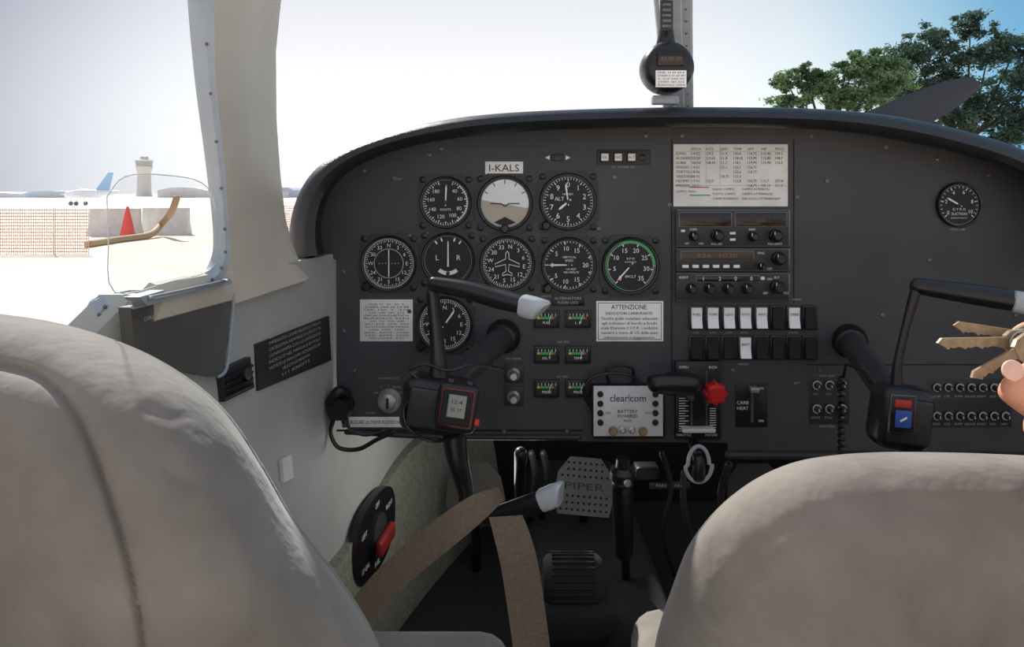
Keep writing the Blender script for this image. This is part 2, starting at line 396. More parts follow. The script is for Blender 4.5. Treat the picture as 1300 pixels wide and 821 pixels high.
def att(d,O,R):
    def half(a0,a1,mt,off):
        d.add([O+N*off]+[A(O,a0+(a1-a0)*i/24,R*.97,off) for i in range(25)],[(0,i+1,i+2) for i in range(24)],mt)
    half(-80,100,m_hsky,.003); half(100,280,m_hgnd,.003)
    d.add([A(O,-80,R*.93,.0033),A(O,100,R*.93,.0033),A(O,102,R*.93,.0033),A(O,-82,R*.93,.0033)],[(0,1,2,3)],W_)
    for a in (-60,-30,0,30,60): tick(d,O,a,R*.8,R*.95,.0012,m_ink,.0036)
    d.add([O+U*x+V*z+N*.004 for x,z in [(-.6*R,.01*R),(-.15*R,.01*R),(0,-.1*R),(.15*R,.01*R),(.6*R,.01*R),(.6*R,-.03*R),(.18*R,-.03*R),(0,-.15*R),(-.18*R,-.03*R),(-.6*R,-.03*R)]],[tuple(range(10))],m_ink)
    d.add([O+V*-.55*R+N*.0035]+[A(O,180+x,R*.9,.0035) for x in (-30,-15,0,15,30)],[(0,1,2,3,4,5)],m_dial)
gauge('attitude_indicator',641,258,31,'artificial horizon with pale sky and tan ground disc',extra=att,knob=(0,32))
gauge('altimeter',721,256,32,'round black altimeter with white numerals',[(50,0,360,.88,.97,.7),(10,0,360,.82,.97,1.3)],[(str(i),i*36) for i in range(10)],[("ALT",-.34,.12,.15),("100 FEET",0,.3,.08)],[(352,.75,1.1,W_),(230,.5,1.5,W_)],nh=.21,knob=(-28,30))
def clockx(d,O,R):
    arc(d,O,0,360,R*.58,R*.61,m_grey); tick(d,O,0,-R*.55,R*.55,.0014,W_)
    for k in (-3,-2,-1,1,2,3): d.lathe(O+U*k*R*.13,N,[(R*.025,.0033),(0,.0034)],m_grey,8)
N36=["N","3","6","E","12","15","S","21","24","W","30","33"]
gauge('course_indicator',494,334,31,'round navigation gauge with pale outer ring',[(72,0,360,.90,.98,.6),(36,0,360,.86,.98,1.0)],[(t,i*30) for i,t in enumerate(N36)],[],[],rim=(1.0,1.06,m_papergrey),extra=clockx,nh=.15,nr=.74,knob=(-27,28))
def turn(d,O,R):
    d.add([O+U*x+V*z+N*.0036 for x,z in [(-.035*R,-.3*R),(.035*R,-.3*R),(.025*R,.72*R),(0,.8*R),(-.025*R,.72*R)]],[(0,1,2,3,4)],W_)
    arc(d,O,140,220,R*.5,R*.66,m_papergrey,.0034); d.lathe(A(O,180,R*.58,.004),N,[(R*.08,0),(R*.06,.001),(0,.0012)],m_black,16)
    for a in (-35,-18,18,35): tick(d,O,a,R*.8,R*.95,.002,W_)
gauge('turn_indicator',569,329,30,'turn and slip gauge with L and R marks and ball tube',texts=[("L",-.45,.08,.22),("R",.45,.08,.22),("2 MIN",-.0,-.82,.09)],extra=turn)
def dg(d,O,R):
    sh=[(0,.5),(.06,.42),(.07,.18),(.5,-.02),(.5,-.14),(.07,-.04),(.05,-.32),(.2,-.42),(.2,-.5),(0,-.45)]
    pts=[O+U*x*R+V*z*R+N*.0036 for x,z in sh+[(-x,z) for x,z in sh[::-1]][1:-1]]
    d.tube(pts+[pts[0]],.0006,W_,5,1,False)
gauge('heading_indicator',644,334,31,'compass heading gauge with white aircraft outline',[(72,0,360,.90,.98,.7),(36,0,360,.85,.98,1.1)],[(t,i*30+10) for i,t in enumerate(N36)],extra=dg,nh=.17,nr=.7,knob=(-26,30))
gauge('vertical_speed_indicator',722,336,31,'vertical speed gauge with needle at zero',[(41,-75,240,.9,.97,.7),(9,-90,230,.84,.97,1.2)],[("0",270),("5",312),("10",352),("15",30),("20",90),("15",150),("10",190),("5",230)],[("VERTICAL",.02,.32,.09),("SPEED",.02,.18,.09),("100 FEET",.1,-.17,.08),("PER MINUTE",.1,-.3,.08)],[(270,.85,1.1,W_)],knob=(-27,29),nh=.18)
gauge('tachometer',800,337,32,'engine speed gauge with green arc',[(71,220,500,.88,.94,.6),(8,220,500,.8,.94,1.4)],[(t,220+i*40) for i,t in enumerate(["0","5","10","15","20","25","30","35"])],[("R P M",0,.28,.09),("HUNDREDS",0,.15,.06),("0412.7",.0,-.42,.11)],[(222,.8,1.1,W_)],[(340,452,.92,1.0,m_green),(452,456,.84,1.0,m_red),(200,340,.97,1.0,m_green)],nh=.18,nr=.64)
gauge('radio_compass',565,411,31,'round navigation gauge partly behind control yoke',[(72,0,360,.88,.97,.7),(12,0,360,.82,.97,1.3)],[(t,i*30) for i,t in enumerate(N36)],[],[(35,.7,1.2,W_)],nh=.16,rim=(1.0,1.05,m_papergrey),knob=(-30,27))
gauge('suction_gauge',1216,260,25,'small round suction gauge with white needle',[(21,230,490,.86,.96,.7),(6,230,490,.8,.96,1.3)],[("0",235),("2",285),("4",335),("6",20),("8",75),("10",120)],[("SUCTION",0,-.45,.13),("G Y R O",0,-.22,.13),("INCHES OF MERCURY",0,-.66,.06)],[(300,.75,1.2,W_)],nh=.19,plate=False)
def sg(x,y,label,a):
    b=MB(); b.pbox(x-16,y-11,x+16,y+11,m_black,.005); g=b.done('engine_gauge',panel,label=label)
    d=MB(); d.quad(x-13,y-8,x+13,y+8,m_dial,.0054)
    d.quad(x-9,y-3,x+8,y+0,m_green,.0057); d.quad(x-12,y-3,x-9,y+0,m_yellow,.0057); d.quad(x+8,y-3,x+11,y+0,m_red,.0057)
    for k in range(6): d.quad(x-11+k*4.4,y-7,x-10.3+k*4.4,y-3.5,W_,.0057)
    d.pt(a,x,y+4.5,3.2,W_,.0058)
    O=PV(x+3,y+5,.006); d.add([O-U*.0004,O+U*.0004,O+U*.003+V*.011,O+U*.0023+V*.011],[(0,1,2,3)],W_)
    d.done('dial_face',g)
for x,y,a in [(694,405,"FUEL"),(734,405,"L  R"),(694,450,"OIL T"),(734,450,"TEMP"),(694,493,"PRESS"),(734,493,"PRESS")]: sg(x,y,'small rectangular engine gauge with green band',a)
b=MB(); b.pbox(758,190,826,209,m_panel2,.002)
an=b.done('warning_light_cluster',panel,label='row of small square warning lights')
for k in range(3):
    b=MB(); x=768+k*17; b.pbox(x-6,193,x+6,206,m_black,.007); b.quad(x-4.5,195,x+4.5,204,m_papergrey,.0073); b.pt(["OIL","VAC","ALT"][k],x,199.5,3,m_ink,.0075); b.done('warning_light',an)
b=MB(); b.lathe(PV(815,200),N,[(.005,0),(.005,.003),(.003,.004),(0,.004)],m_black,20); b.done('press_button',an)
b=MB(); b.pbox(700,196,716,204,m_panel2,.003); b.lathe(PV(708,200),N,[(.005,0),(.005,.006),(0,.007)],m_black,16); b.add([PV(724,200,.001),PV(718,197,.001),PV(718,203,.001)],[(0,1,2)],W_); b.add([PV(692,200,.001),PV(698,197,.001),PV(698,203,.001)],[(0,1,2)],W_); b.done('rocker_button',panel,label='small black button between two white arrows')
def placard(name,x0,y0,x1,y1,mat,label,lines,ink=m_ink,border=False):
    b=MB(); b.pbox(x0,y0,x1,y1,mat,.0012,0,.0002); g=b.done(name,panel,label=label)
    t=MB()
    for s_,x,y,h,w,al in lines: t.pt(s_,x,y,h,ink,.0016,w,al)
    if border:
        for q in [(x0+2,y0+2,x1-2,y0+2.6),(x0+2,y1-2.6,x1-2,y1-2),(x0+2,y0+2,x0+2.6,y1-2),(x1-2.6,y0+2,x1-2,y1-2)]: t.quad(*q,ink,.0016)
    t.done('lettering',g); return g
placard('registration_placard',616,205,664,221,m_paper,'white placard reading I-KALS',[("I-KALS",640,213,9,38,'C')])
placard('warning_placard',757,382,842,433,m_paper,'white placard reading ATTENZIONE with fuel gauge notice',[("ATTENZIONE:",799,389.5,6,46,'C'),("INDICATORI CARBURANTE:",799,397.5,3.6,60,'C'),("Tacche gialle installate adiacenti",799,404,3.4,72,'C'),("agli indicatori di bordo a fondo",799,410,3.4,70,'C'),("scala Durante il V.F.R. i serbatoi",799,416,3.4,72,'C'),("vuotare a meno di 1/2 della quan",799,422,3.4,72,'C'),("adempimento e spegnimento",799,428,3.4,64,'C')],border=True)
L=[]
for i in range(13):
    y=386+i*3.6
    L.append((["FOR  N   30   60   E","STEER 358 28 59 88","120  150  S   210","118  149 180  212","PRUA MAGNETICA","RADIO ON","240  W  300  330","241 272  302  330","ALTITUDINE PRESS","1500  2000  2500","65%  RPM  2350","75%  RPM  2500","VELOCITA  KTS"][i],491,y,1.8,56 if i%3 else 44,'C'))
placard('correction_card',457,380,524,433,m_papergrey,'worn white typed correction card',L)
rows=[("","PISTA","ATIS","GND","TWR","APP","INF","FREQ"),("ELMAS","14/32","129,5","121,9","120,6","118,75","113,40","109,5"),("ALGHERO","02/20","123,65","121,8","118,65","119,95","113,80","108,7"),("OLBIA","06/24","128,45","121,7","118,1","119,95","113,90","110,3"),("FENOSU","14/32","","122,1","122,1","126,75","",""),("TORTOLI","18/36","","","122,6","118,75","",""),("ORISTANO","14/32","","118,75","123,3","","",""),("DECIMO","17/35","122,0","","122,8","126,75","113,7","337,8"),("SPENSER","03/21","","","","118,75 - 130,15","","121,5")]
L=[]
for i,r_ in enumerate(rows):
    for j,t in enumerate(r_):
        if t: L.append((t,858+j*17.6+(3 if j else 0),189+i*5.8,3.3,None,'L'))
L+=[("COMPLY WITH",858,243,2.6,None,'L'),("RADIO CAMPO",905,240,2.8,None,'L'),("CAMPO INTERROG",942,240,2.8,None,'L'),("PUNTO CAMPO",905,246,2.8,None,'L'),("CAMPO ATTERRAGGI",942,246,2.8,None,'L'),("CAMPI INTERROG",905,252,2.8,None,'L'),("GAS SULLO ATTERRAGGIO",942,252,2.8,None,'L')]
g=placard('frequency_card',855,183,1000,262,m_papergrey,'taped white sheet listing airfield radio frequencies',L)
b=MB(); b.quad(875,237,900,238.2,m_red,.0016); b.quad(875,247,902,248.5,m_green,.0016); b.quad(856,235,999,235.5,m_grey,.0016); b.quad(857,192,999,192.4,m_grey,.0016)
for x in (877,896,914): b.quad(x,184,x+.4,234,m_grey,.0016)
b.done('ruled_line',g)
placard('key_placard',442,529,522,542,m_paper,'white strip placard about turning the key',[("BLOCARE LA CHIAVE IN SENSO NATION",482,535.5,4.6,74,'C')])
placard('flap_placard',700,374,742,388,m_black,'small black engraved placard',[("ALTERNATORE",721,378.5,3.2,34,'C'),("FUORI USO",721,384,3.2,26,'C')],ink=m_grey)
def knob(b,x,y,r,base=.006,mat=m_black,l=.012):
    b.lathe(PV(x,y,base),N,[(r*S*1.1,0),(r*S*1.05,l*.4),(r*S*.85,l*.5),(r*S*.8,l),(r*S*.6,l*1.1),(0,l*1.1)],mat,22)
    p=PV(x,y-r*.4,base+l*1.12); b.add([p-U*.0004-V*.002,p+U*.0004-V*.002,p+U*.0004+V*.002,p-U*.0004+V*.002],[(0,1,2,3)],W_)
m_dialr=M('radio_face',(40,40,41),.45)
def radio(name,y0,y1,label,disp,knobs,btn,texts):
    b=MB(); b.pbox(858,y0,1002,y1,m_screw,.008,0,.001); b.pbox(859.5,y0+1.5,1000.5,y1-1.5,m_dialr,.001,.008,.0003)
    g=b.done(name,panel,label=label)
    for x0,a0,x1,a1,t in disp:
        d=MB(); d.pbox(x0,a0,x1,a1,m_screw,.001,.0087,.0002); d.pbox(x0+1,a0+1,x1-1,a1-1,m_screen if not t else m_amber,.001,.009,.0002)
        if t: d.pt(t,(x0+x1)/2,(a0+a1)/2,(a1-a0)*.42,m_amberseg,.0104,(x1-x0)*.55)
        d.done('display',g,label='dim amber display' if t else 'dark display')
    for x,y,r in knobs:
        d=MB(); knob(d,x,y,r,.009,l=.014); d.done('knob',g)
    for x,y,w,h in btn:
        d=MB(); d.pbox(x-w/2,y-h/2,x+w/2,y+h/2,m_papergrey,.003,.009,.0005); d.done('button',g,label='pale button')
    d=MB()
    for t,x,y,h in texts: d.pt(t,x,y,h,W_ if h<5.5 else m_redseg,.0106 if h>4.5 else .0093)
    d.done('lettering',g)
radio('communication_radio',266,313,'black communication and navigation radio with twin dark displays',[(862,269,929,288,None),(933,269,999,288,None)],[(880,300,5.5),(910,299,7.5),(955,300,5.5),(984,299,7.5)],[(930,296,7,3),(930,304,7,3),(867,293,5,3)],[("118.75",880,279,5.8),("123.65",912,279,5.8),("113.40",950,279,5.8),("109.50",983,279,5.8),("COM",880,291,2.8),("NAV",955,291,2.8),("PULL 25K",910,309.5,2.4),("PULL IDENT",984,309.5,2.4),("OFF",872,309,2.4),("VOL",890,309,2.4)])
radio('direction_finder_radio',315,344,'black radio with dim amber display',[(864,318,957,331,"326  1030")],[(988,328,8),(966,338,4)],[(870+k*13,338,8,4) for k in range(6)],[("FREQ",966,321,2.6),("OFF",977,341,2.6)])
radio('transponder',346,382,'black transponder radio with four round selector knobs',[(884,349,964,358,None)],[(877,366,6),(900,366,6.5),(924,366,6.5),(948,366,6.5),(986,364,8)],[(968,353,5,4)],[("1",893,353.5,5),("2",914,353.5,5),("0",934,353.5,5),("0",954,353.5,5),("SBY",972,372,2.8),("ALT",986,352,2.8),("ON",977,354,2.8),("TST",998,372,2.8),("IDENT",868,352,2.8)])
def rocker(x,y,white,t=''):
    b=MB(); b.pbox(x-9.5,y-15.5,x+9.5,y+15.5,m_black,.003)
    g=b.done('rocker_switch',panel,label='white rocker switch' if white else 'black rocker switch')
    mt=m_wht if white else m_blackm
    d=MB(); c=PV(x,y,.005); w=6.6*S; h=12.8*S
    pr=[(-h,.001),(-h,.007),(0,.003),(h,.004),(h,-.001)]
    d.loft([[c+U*sx*w+V*z+N*n for z,n in pr] for sx in (-1,1)],mt,True,True)
    if white and t: d.text(t,c+V*.005+N*.0042,.0032,m_ink,w=.011)
    d.done('rocker',g)
ws=["FUEL","PUMP","LDG","PITOT","ANTI","","STRB",""]
for k in range(8):
    x=884+k*20.6; rocker(x,403,k in (0,1,2,3,4,6),ws[k]); 
    rocker(x,441,k==3,"BATT")
b=MB(); O=PV(494,508); b.lathe(O,N,[(.017,0),(.017,.003),(.0145,.006),(.012,.006),(.012,.014),(.009,.016),(0,.016)],m_silver,32); b.box(O+N*.017,(.003,.003,.014),m_ink,.0004)
for k,t in enumerate(["OFF","R","L","BOTH","START"]): b.text(t,A(O,-60+k*30,.0215,.001),.003,m_grey)
b.done('ignition_switch',panel,label='round silver key ignition switch')
for y in (474,503):
    b=MB(); O=PV(652,y); b.pbox(640,y-13,665,y+12,m_panel2,.002); b.lathe(O,N,[(.009,.002),(.009,.006),(.006,.009),(.006,.02),(.0045,.022),(0,.022)],m_silver,24); b.done('selector_knob',panel,label='small silver selector knob on black plate')
def breaker(x,y,r=6,t="5"):
    b=MB(); O=PV(x,y); b.lathe(O,N,[(r*S,0),(r*S,.003),(r*S*.75,.004),(r*S*.6,.004),(r*S*.6,.011),(r*S*.45,.012),(0,.012)],m_black,18)
    b.lathe(O,N,[(r*S*.98,.0042),(r*S*.7,.0045)],m_grey,18); b.text(t,O+N*.0123,.0035,W_); b.done('circuit_breaker',panel)
for i in range(3):
    for j in range(2): breaker(1036+i*16,488+j*30)
for i in range(7):
    breaker(1188+i*14.5,491,5.5); breaker(1188+i*14.5,527,5.5)
for (q,ts) in [((1027,479,1078,538),[(["ALT","FLD","TURN","PITOT","STALL","FLAP"][i+3*j],1036+i*16,500+j*30) for i in range(3) for j in range(2)]),((1178,481,1284,542),[(["RADIO","LITE","PUMP","GAUGE","START","LDG","NAV"][i],1188+i*14.5,503+j*35) for i in range(7) for j in range(2)])]:
    b=MB(); b.pbox(*q,m_panel2,.0006,0,.0002); pb_=b.done('breaker_plate',panel)
    b=MB()
    for t,x,y in ts: b.pt(t,x,y,2.8,m_grey,.001)
    b.done('lettering',pb_)
b=MB(); b.pbox(934,487,974,542,m_black,.002); b.quad(953,496,957,536,m_screw,.0024)
g=b.done('carburettor_heat_control',panel,label='black slide control plate marked CARB HEAT')
b=MB(); b.box(PV(957,494,.010),(.012,.014,.007),m_silver,.001); b.done('slide_lever',g)
b=MB(); b.pt("CARB",943,511,4.2,W_,.0026); b.pt("HEAT",943,518,4.2,W_,.0026); b.pt("ON",966,534,3,W_,.0026); b.pt("OFF",966,493,3,W_,.0026); b.done('lettering',g)
b=MB(); b.pbox(857,458,914,556,m_black,.01); b.quad(877,470,879,548,m_screw,.0105); b.quad(896,470,898,548,m_screw,.0105)
for k in range(14): b.quad(862,505+k*3.2,874 if k%2 else 870,505.8+k*3.2,m_white,.0104); 
for k in range(10): b.quad(901,518+k*3,909,518.8+k*3,m_white,.0104)
b.box(PV(886,545,.018),(.046,.016,.006),m_alu,.002)
b.pt("OPEN",868,466,3.2,W_,.0105); b.pt("RICH",905,466,3.2,W_,.0105); b.pt("THROTTLE",868,552,2.6,W_,.0105); b.pt("MIXTURE",903,552,2.6,W_,.0105)
q=b.done('throttle_quadrant',panel,label='black throttle and mixture quadrant with white scale marks')
b=MB(); b.tube([PV(878,505,.01),PV(872,498,.035),PV(858,490,.06)],.004,m_silver,10); 
b.tube([P(833,486,1.035),P(855,487,1.035),P(878,488,1.035)],[.0135,.0155,.0145],m_black,20); b.done('throttle_lever',q,label='black horizontal throttle handle')
b=MB(); b.tube([PV(897,512,.01),PV(900,506,.03),PV(905,500,.05)],.003,m_silver,10)
O=P(908,499,1.045)
b.lathe(O,N,[(0,-.012),(.011,-.012),(.0135,-.008),(.0135,.006),(.010,.01),(0,.0105)],m_red,12)
for k in range(8):
    a=k*math.pi/4; b.lathe(O+U*math.cos(a)*.0125+V*math.sin(a)*.0125-N*.008,N,[(.0,0),(.0033,.0),(.0033,.012),(.002,.015),(0,.0155)],m_red,10)
b.done('mixture_lever',q,label='red scalloped mixture knob')

# intercom
b=MB(); b.pbox(752,488,843,555,m_black,.014); b.pbox(754,490,841,553,m_alu,.002,.014)
ic=b.done('intercom_box',label='aluminium faced intercom box marked clear com on panel',category='intercom')
b=MB()
def itxt(t,x,y,h,w=None): b.text(t,PV(x,y,.0165),h*S,m_ink,w=w*S if w else None)
itxt("clear",786,505,9,23); itxt("com",810,505,9,20)
b.box(PV(798.6,505,.0165),(.0007,.0004,.011),m_ink)
itxt("BATTERY",797,522,4,25); itxt("POWERED",797,528,4,25); itxt("PILOT",797,534,2.6)
for x,y,t in [(772,524,"VOL"),(823,524,"AUX")]: itxt(t,x,y,2.6)
b.done('lettering',ic,label='dark blue lettering')
for x,y in [(762,500),(762,512),(762,524),(762,536),(832,500),(832,512),(832,524),(832,536)]:
    b=MB(); b.lathe(PV(x,y,.016),N,[(.0042,0),(.0042,.002),(.0022,.003),(.0012,.003),(0,.002)],m_ink,14); b.done('jack_socket',ic)
for x,y in [(790,545),(802,545)]:
    b=MB(); b.lathe(PV(x,y,.016),N,[(.005,0),(.005,.004),(.002,.005),(.0026,.012),(0,.013)],m_silver,14); b.done('toggle_switch',ic,label='chrome toggle')
for x,y in [(778,546),(816,547)]:
    b=MB(); b.lathe(PV(x,y,.016),N,[(.006,0),(.006,.005),(.0045,.008),(0,.008)],m_brass,18); b.done('knob',ic,label='brass knob')
b=MB()
b.tube([PV(752,520,.01),PV(742,500,.02),PV(748,482,.02),PV(770,474,.02),PV(800,476,.02),PV(812,488,.012)],.0024,m_black,8); b.done('cable',ic,label='black looping cable')
b=MB(); b.tube([PV(775,490,.012),PV(770,470,.02),PV(785,464,.02),PV(803,468,.02),PV(803,490,.012)],.002,m_black,8)
b.done('cable',ic,label='black looping cable')

# ---------- yokes ----------
def yoke(hub,sh,ups,grip,los,lgrip,label,hubsize,ar_r,ar_l):
    H=P(*hub); b=MB()
    rot=Matrix.Rotation(math.radians(8),3,'Y')
    b.box(H,hubsize,m_black,.013,rot,4)
    b.box(H+N*(hubsize[1]*.5+.001),(hubsize[0]*.78,.006,hubsize[2]*.72),m_panel2,.004,rot,3)
    y=b.done('control_yoke',label=label,category='control yoke')
    b=MB(); b.tube([PV(*sh,0),H+Vector((.005,.02,.01))],[.0165,.0165],m_shaft,20,2,False); b.lathe(PV(*sh,0),H-PV(*sh,0),[(.024,0),(.024,.006),(.020,.014),(.0166,.015)],m_black,28); b.done('shaft',y)
    for ar,gr,rr in ((ups,grip,ar_r),(los,lgrip,ar_l)):
        b=MB(); b.tube([P(*p) for p in ar],rr,m_black,16,8,True,.8); b.done('arm',y)
        b=MB(); b.tube([P(*p) for p in gr],[.0085,.0098,.0108,.0112,.0105],m_black,18,8); 
        b.done('grip',y,label='black hand grip')
        e=P(*gr[-1]); d_=(e-P(*gr[-2])).normalized()
        b=MB(); sd_=d_.cross(V).normalized(); up_=sd_.cross(d_); secs=[]
        for h,sc,sh_ in [(-.001,.8,0),(.001,1,0),(.012,1.02,.002),(.022,.95,.006),(.024,.75,.007)]:
            secs.append([e+d_*(h+sh_*math.sin(2*math.pi*j/16))+(sd_*math.copysign(abs(math.cos(2*math.pi*j/16))**.7,math.cos(2*math.pi*j/16))+up_*math.copysign(abs(math.sin(2*math.pi*j/16))**.7,math.sin(2*math.pi*j/16)))*.0115*sc for j in range(16)])
        b.loft(secs,m_lightcap,True,True); b.done('grip_cap',y,label='pale grey slanted cap')
    return y,H
yl,H=yoke((556,512,.865),(640,426),[(558,492,.865),(556,450,.87),(552,405,.87),(549,370,.87)],[(551,360,.865),(590,367,.85),(630,378,.835),(663,387,.82)],
     [(575,540,.86),(580,580,.86),(590,620,.86),(592,648,.855)],[(594,656,.855),(630,654,.845),(662,645,.83),(688,635,.82)],'black control yoke turned on its side with stopwatch on hub',(.078,.05,.06),[.014,.0095,.0075,.008],[.016,.013,.0095,.009])
b=MB(); b.tube([P(530,480,.85),P(520,470,.85),P(540,462,.85),P(570,470,.85),P(600,462,.86),P(640,468,.9)],.0018,m_black,8); b.done('cable',yl,label='thin black cable')
b=MB(); b.tube([P(525,500,.84),P(512,520,.84),P(520,545,.84),P(550,560,.85),P(585,552,.84)],.0018,m_black,8); b.done('cable',yl,label='thin black cable')
O=P(580,517,.82); T=Matrix.Rotation(math.radians(8),3,'Y')@Matrix.Rotation(math.radians(-12),3,'X')
def tb(b,c,s_,m,bev): b.box(O+T@Vector(c),s_,m,bev,T,4)
b=MB(); tb(b,(0,0,0),(.043,.014,.049),m_black,.0065)
st=b.done('stopwatch',label='digital stopwatch with red rim strapped to yoke hub',category='stopwatch')
b=MB(); tb(b,(0,-.006,0),(.0335,.006,.037),m_orange,.0029); tb(b,(0,-.0085,0),(.0318,.005,.0353),m_blackm,.002); b.done('bezel',st,label='thin red rim')
b=MB(); tb(b,(0,-.011,.0015),(.019,.003,.023),m_lcd,.0012); b.text("12:4",O+T@Vector((0,-.0127,.006)),.0038,m_ink,T@U,T@V,w=.011); b.text("05 37",O+T@Vector((0,-.0127,-.002)),.0036,m_ink,T@U,T@V,w=.012); b.done('display',st,label='grey liquid crystal display')
for c_,s_,m_ in [((.0225,-.001,-.012),(.006,.006,.007),m_red),((-.01,0,.026),(.007,.006,.005),m_black),((.01,0,.026),(.007,.006,.005),m_black)]:
    b=MB(); tb(b,c_,s_,m_,.0013); b.done('button',st)

yr,H2=yoke((1142,528,.86),(1078,432),[(1138,500,.86),(1140,460,.86),(1150,415,.86),(1162,372,.86)],[(1164,363,.86),(1205,369,.85),(1250,376,.84),(1286,382,.83)],
     [(1148,555,.86),(1155,600,.86),(1160,630,.86),(1165,650,.855)],[(1170,655,.855),(1200,652,.845),(1240,645,.835),(1280,636,.825)],'black control yoke turned on its side with maker badge',(.058,.045,.068),[.009,.006,.0055,.0075],[.009,.006,.0055,.0075])
rot=Matrix.Rotation(math.radians(4),3,'Y'); c=P(1145,525,.825)
b=MB(); b.box(c,(.027,.004,.04),m_screw,.001,rot); b.box(c+N*.0008,(.025,.004,.038),m_black,.001,rot); b.box(c+N*.002+V*.011,(.017,.003,.008),m_orange,.0005,rot); b.box(c+N*.002-V*.005,(.017,.003,.018),m_blue,.0005,rot)
b.box(c+N*.0038-V*.005,(.008,.0004,.002),m_white,0,Matrix.Rotation(-.5,3,'Y'))
b.done('badge',yr,label='badge with red and blue bars')
b=MB(); pts=[]
for k in range(90):
    a=k*.9; pts.append(P(1068+3.0*math.cos(a),478+k*1.15,.98)+Vector((0,.005*math.sin(a),0)))
pts=[P(1125,505,.88),P(1095,470,.93),P(1074,462,.96)]+pts
b.tube(pts,.0017,m_black,6,1); b.done('coiled_cord',yr,label='coiled black cord')

# microphone
b=MB(); b.lathe(PV(436,512,.001),N,[(0,0),(.016,.0),(.018,.02),(.014,.035),(0,.037)],m_black,24)
mic=b.done('hand_microphone',label='black hand microphone hanging at panel edge',category='microphone')
b=MB(); b.tube([PV(440,500,.02),PV(430,497,.03),PV(420,512,.03),PV(424,530,.02)],[.007,.008,.008,.005],m_black,12); b.done('hook',mic)
b=MB(); b.tube([PV(424,530,.02),PV(420,550,.02),PV(430,568,.02),PV(455,570,.02),PV(478,558,.02),PV(500,548,.02)],.003,m_black,8); b.done('cable',mic,label='drooping black cable')
b=MB(); b.tube([PV(440,530,.02),PV(445,545,.025),PV(465,552,.025),PV(490,546,.01)],.0022,m_black,8); b.done('cable',mic,label='drooping black cable')

# ---------- seats ----------
def puff(outline,center,tf,tb,d0,seams=(),rings=90,e=2.2,k=14):
    o=cr([Vector((x,y,0)) for x,y in outline+[outline[0]]],k)[:-1]
    cx,cy=center; fr=[];bk=[]
    for i in range(rings+1):
        r=math.sin(math.pi/2*i/rings) if i<rings else 1
        h=max(0,1-r**e)**(1/e)
        A_=[];B_=[]
        for p in o:
            X=cx+(p.x-cx)*r; Y=cy+(p.y-cy)*r; dent=0
            if Y<860:
                for sp,wd,am in seams:
                    m=min((X-a)**2+(Y-b_)**2 for a,b_ in sp)
                    if m<(wd*3)**2: dent+=am*math.exp(-m/wd**2)
            A_.append(P(X,Y,d0-tf*h+dent*min(1,h*2))); q=P(X,Y,d0); q.y+=tb*h; B_.append(q)
        fr.append(A_);bk.append(B_)
    b=MB(); b.loft(fr,m_seat,True); b.loft(bk[::3] if (len(bk)-1)%3==0 else bk,m_seat,True)
    return b
def poly(pts): return [(v.x,v.y) for v in cr([Vector((x,y,0)) for x,y in pts],24)]
s1=poly([(-60,458),(0,464),(55,482),(98,530),(132,610),(158,690),(175,760),(188,850)])
s2=poly([(205,500),(235,560),(280,640),(325,730)])
s5=poly([(190,520),(215,530),(238,528)]); s6=poly([(215,600),(245,612),(275,606)])
sl=[(-60,392),(0,399),(60,408),(120,424),(185,450),(245,487),(290,530),(330,590),(368,655),(405,705),(428,735),(470,800),(500,880),(505,1000),(420,1080),(200,1090),(0,1070),(-80,1000),(-95,800),(-100,600),(-90,440)]
b=puff(sl,(140,740),.13,.04,.56,[(s1,6,.005),(s1,22,.004),(s2,26,-.003),(s5,9,.002),(s6,9,.002)])
seat=b.done('pilot_seat',label='beige velour front seat seen from behind, sunlit upper edge',category='seat')
b=MB(); b.box((-.18,-.3,CAMZ-.60),(.36,.42,.11),m_seat,.04,None,4); b.done('seat_cushion',seat)
b=MB(); b.box((-.18,-.3,CAMZ-.70),(.3,.36,.1),m_blackm,.01); b.done('seat_base',seat,label='black metal seat base')
sr=[(858,735),(872,700),(893,668),(925,635),(965,607),(1010,588),(1060,579),(1120,575),(1190,575),(1260,577),(1330,582),(1400,600),(1460,650),(1490,740),(1500,900),(1470,1020),(1350,1060),(1050,1065),(880,1030),(825,930),(832,820)]
s3=poly([(905,780),(950,705),(1010,665),(1080,648),(1160,645),(1260,650),(1330,655)])
b=puff(sr,(1170,840),.09,.05,.64,[(s3,16,.0010)],e=2.0)
seat2=b.done('passenger_seat',label='beige velour front seat with rounded low backrest',category='seat')
b=MB(); b.box((.36,-.2,CAMZ-.62),(.4,.4,.11),m_seat,.04,None,4); b.done('seat_cushion',seat2)
b=MB(); b.box((.36,-.2,CAMZ-.71),(.32,.36,.08),m_blackm,.01); b.done('seat_base',seat2,label='black metal seat base')

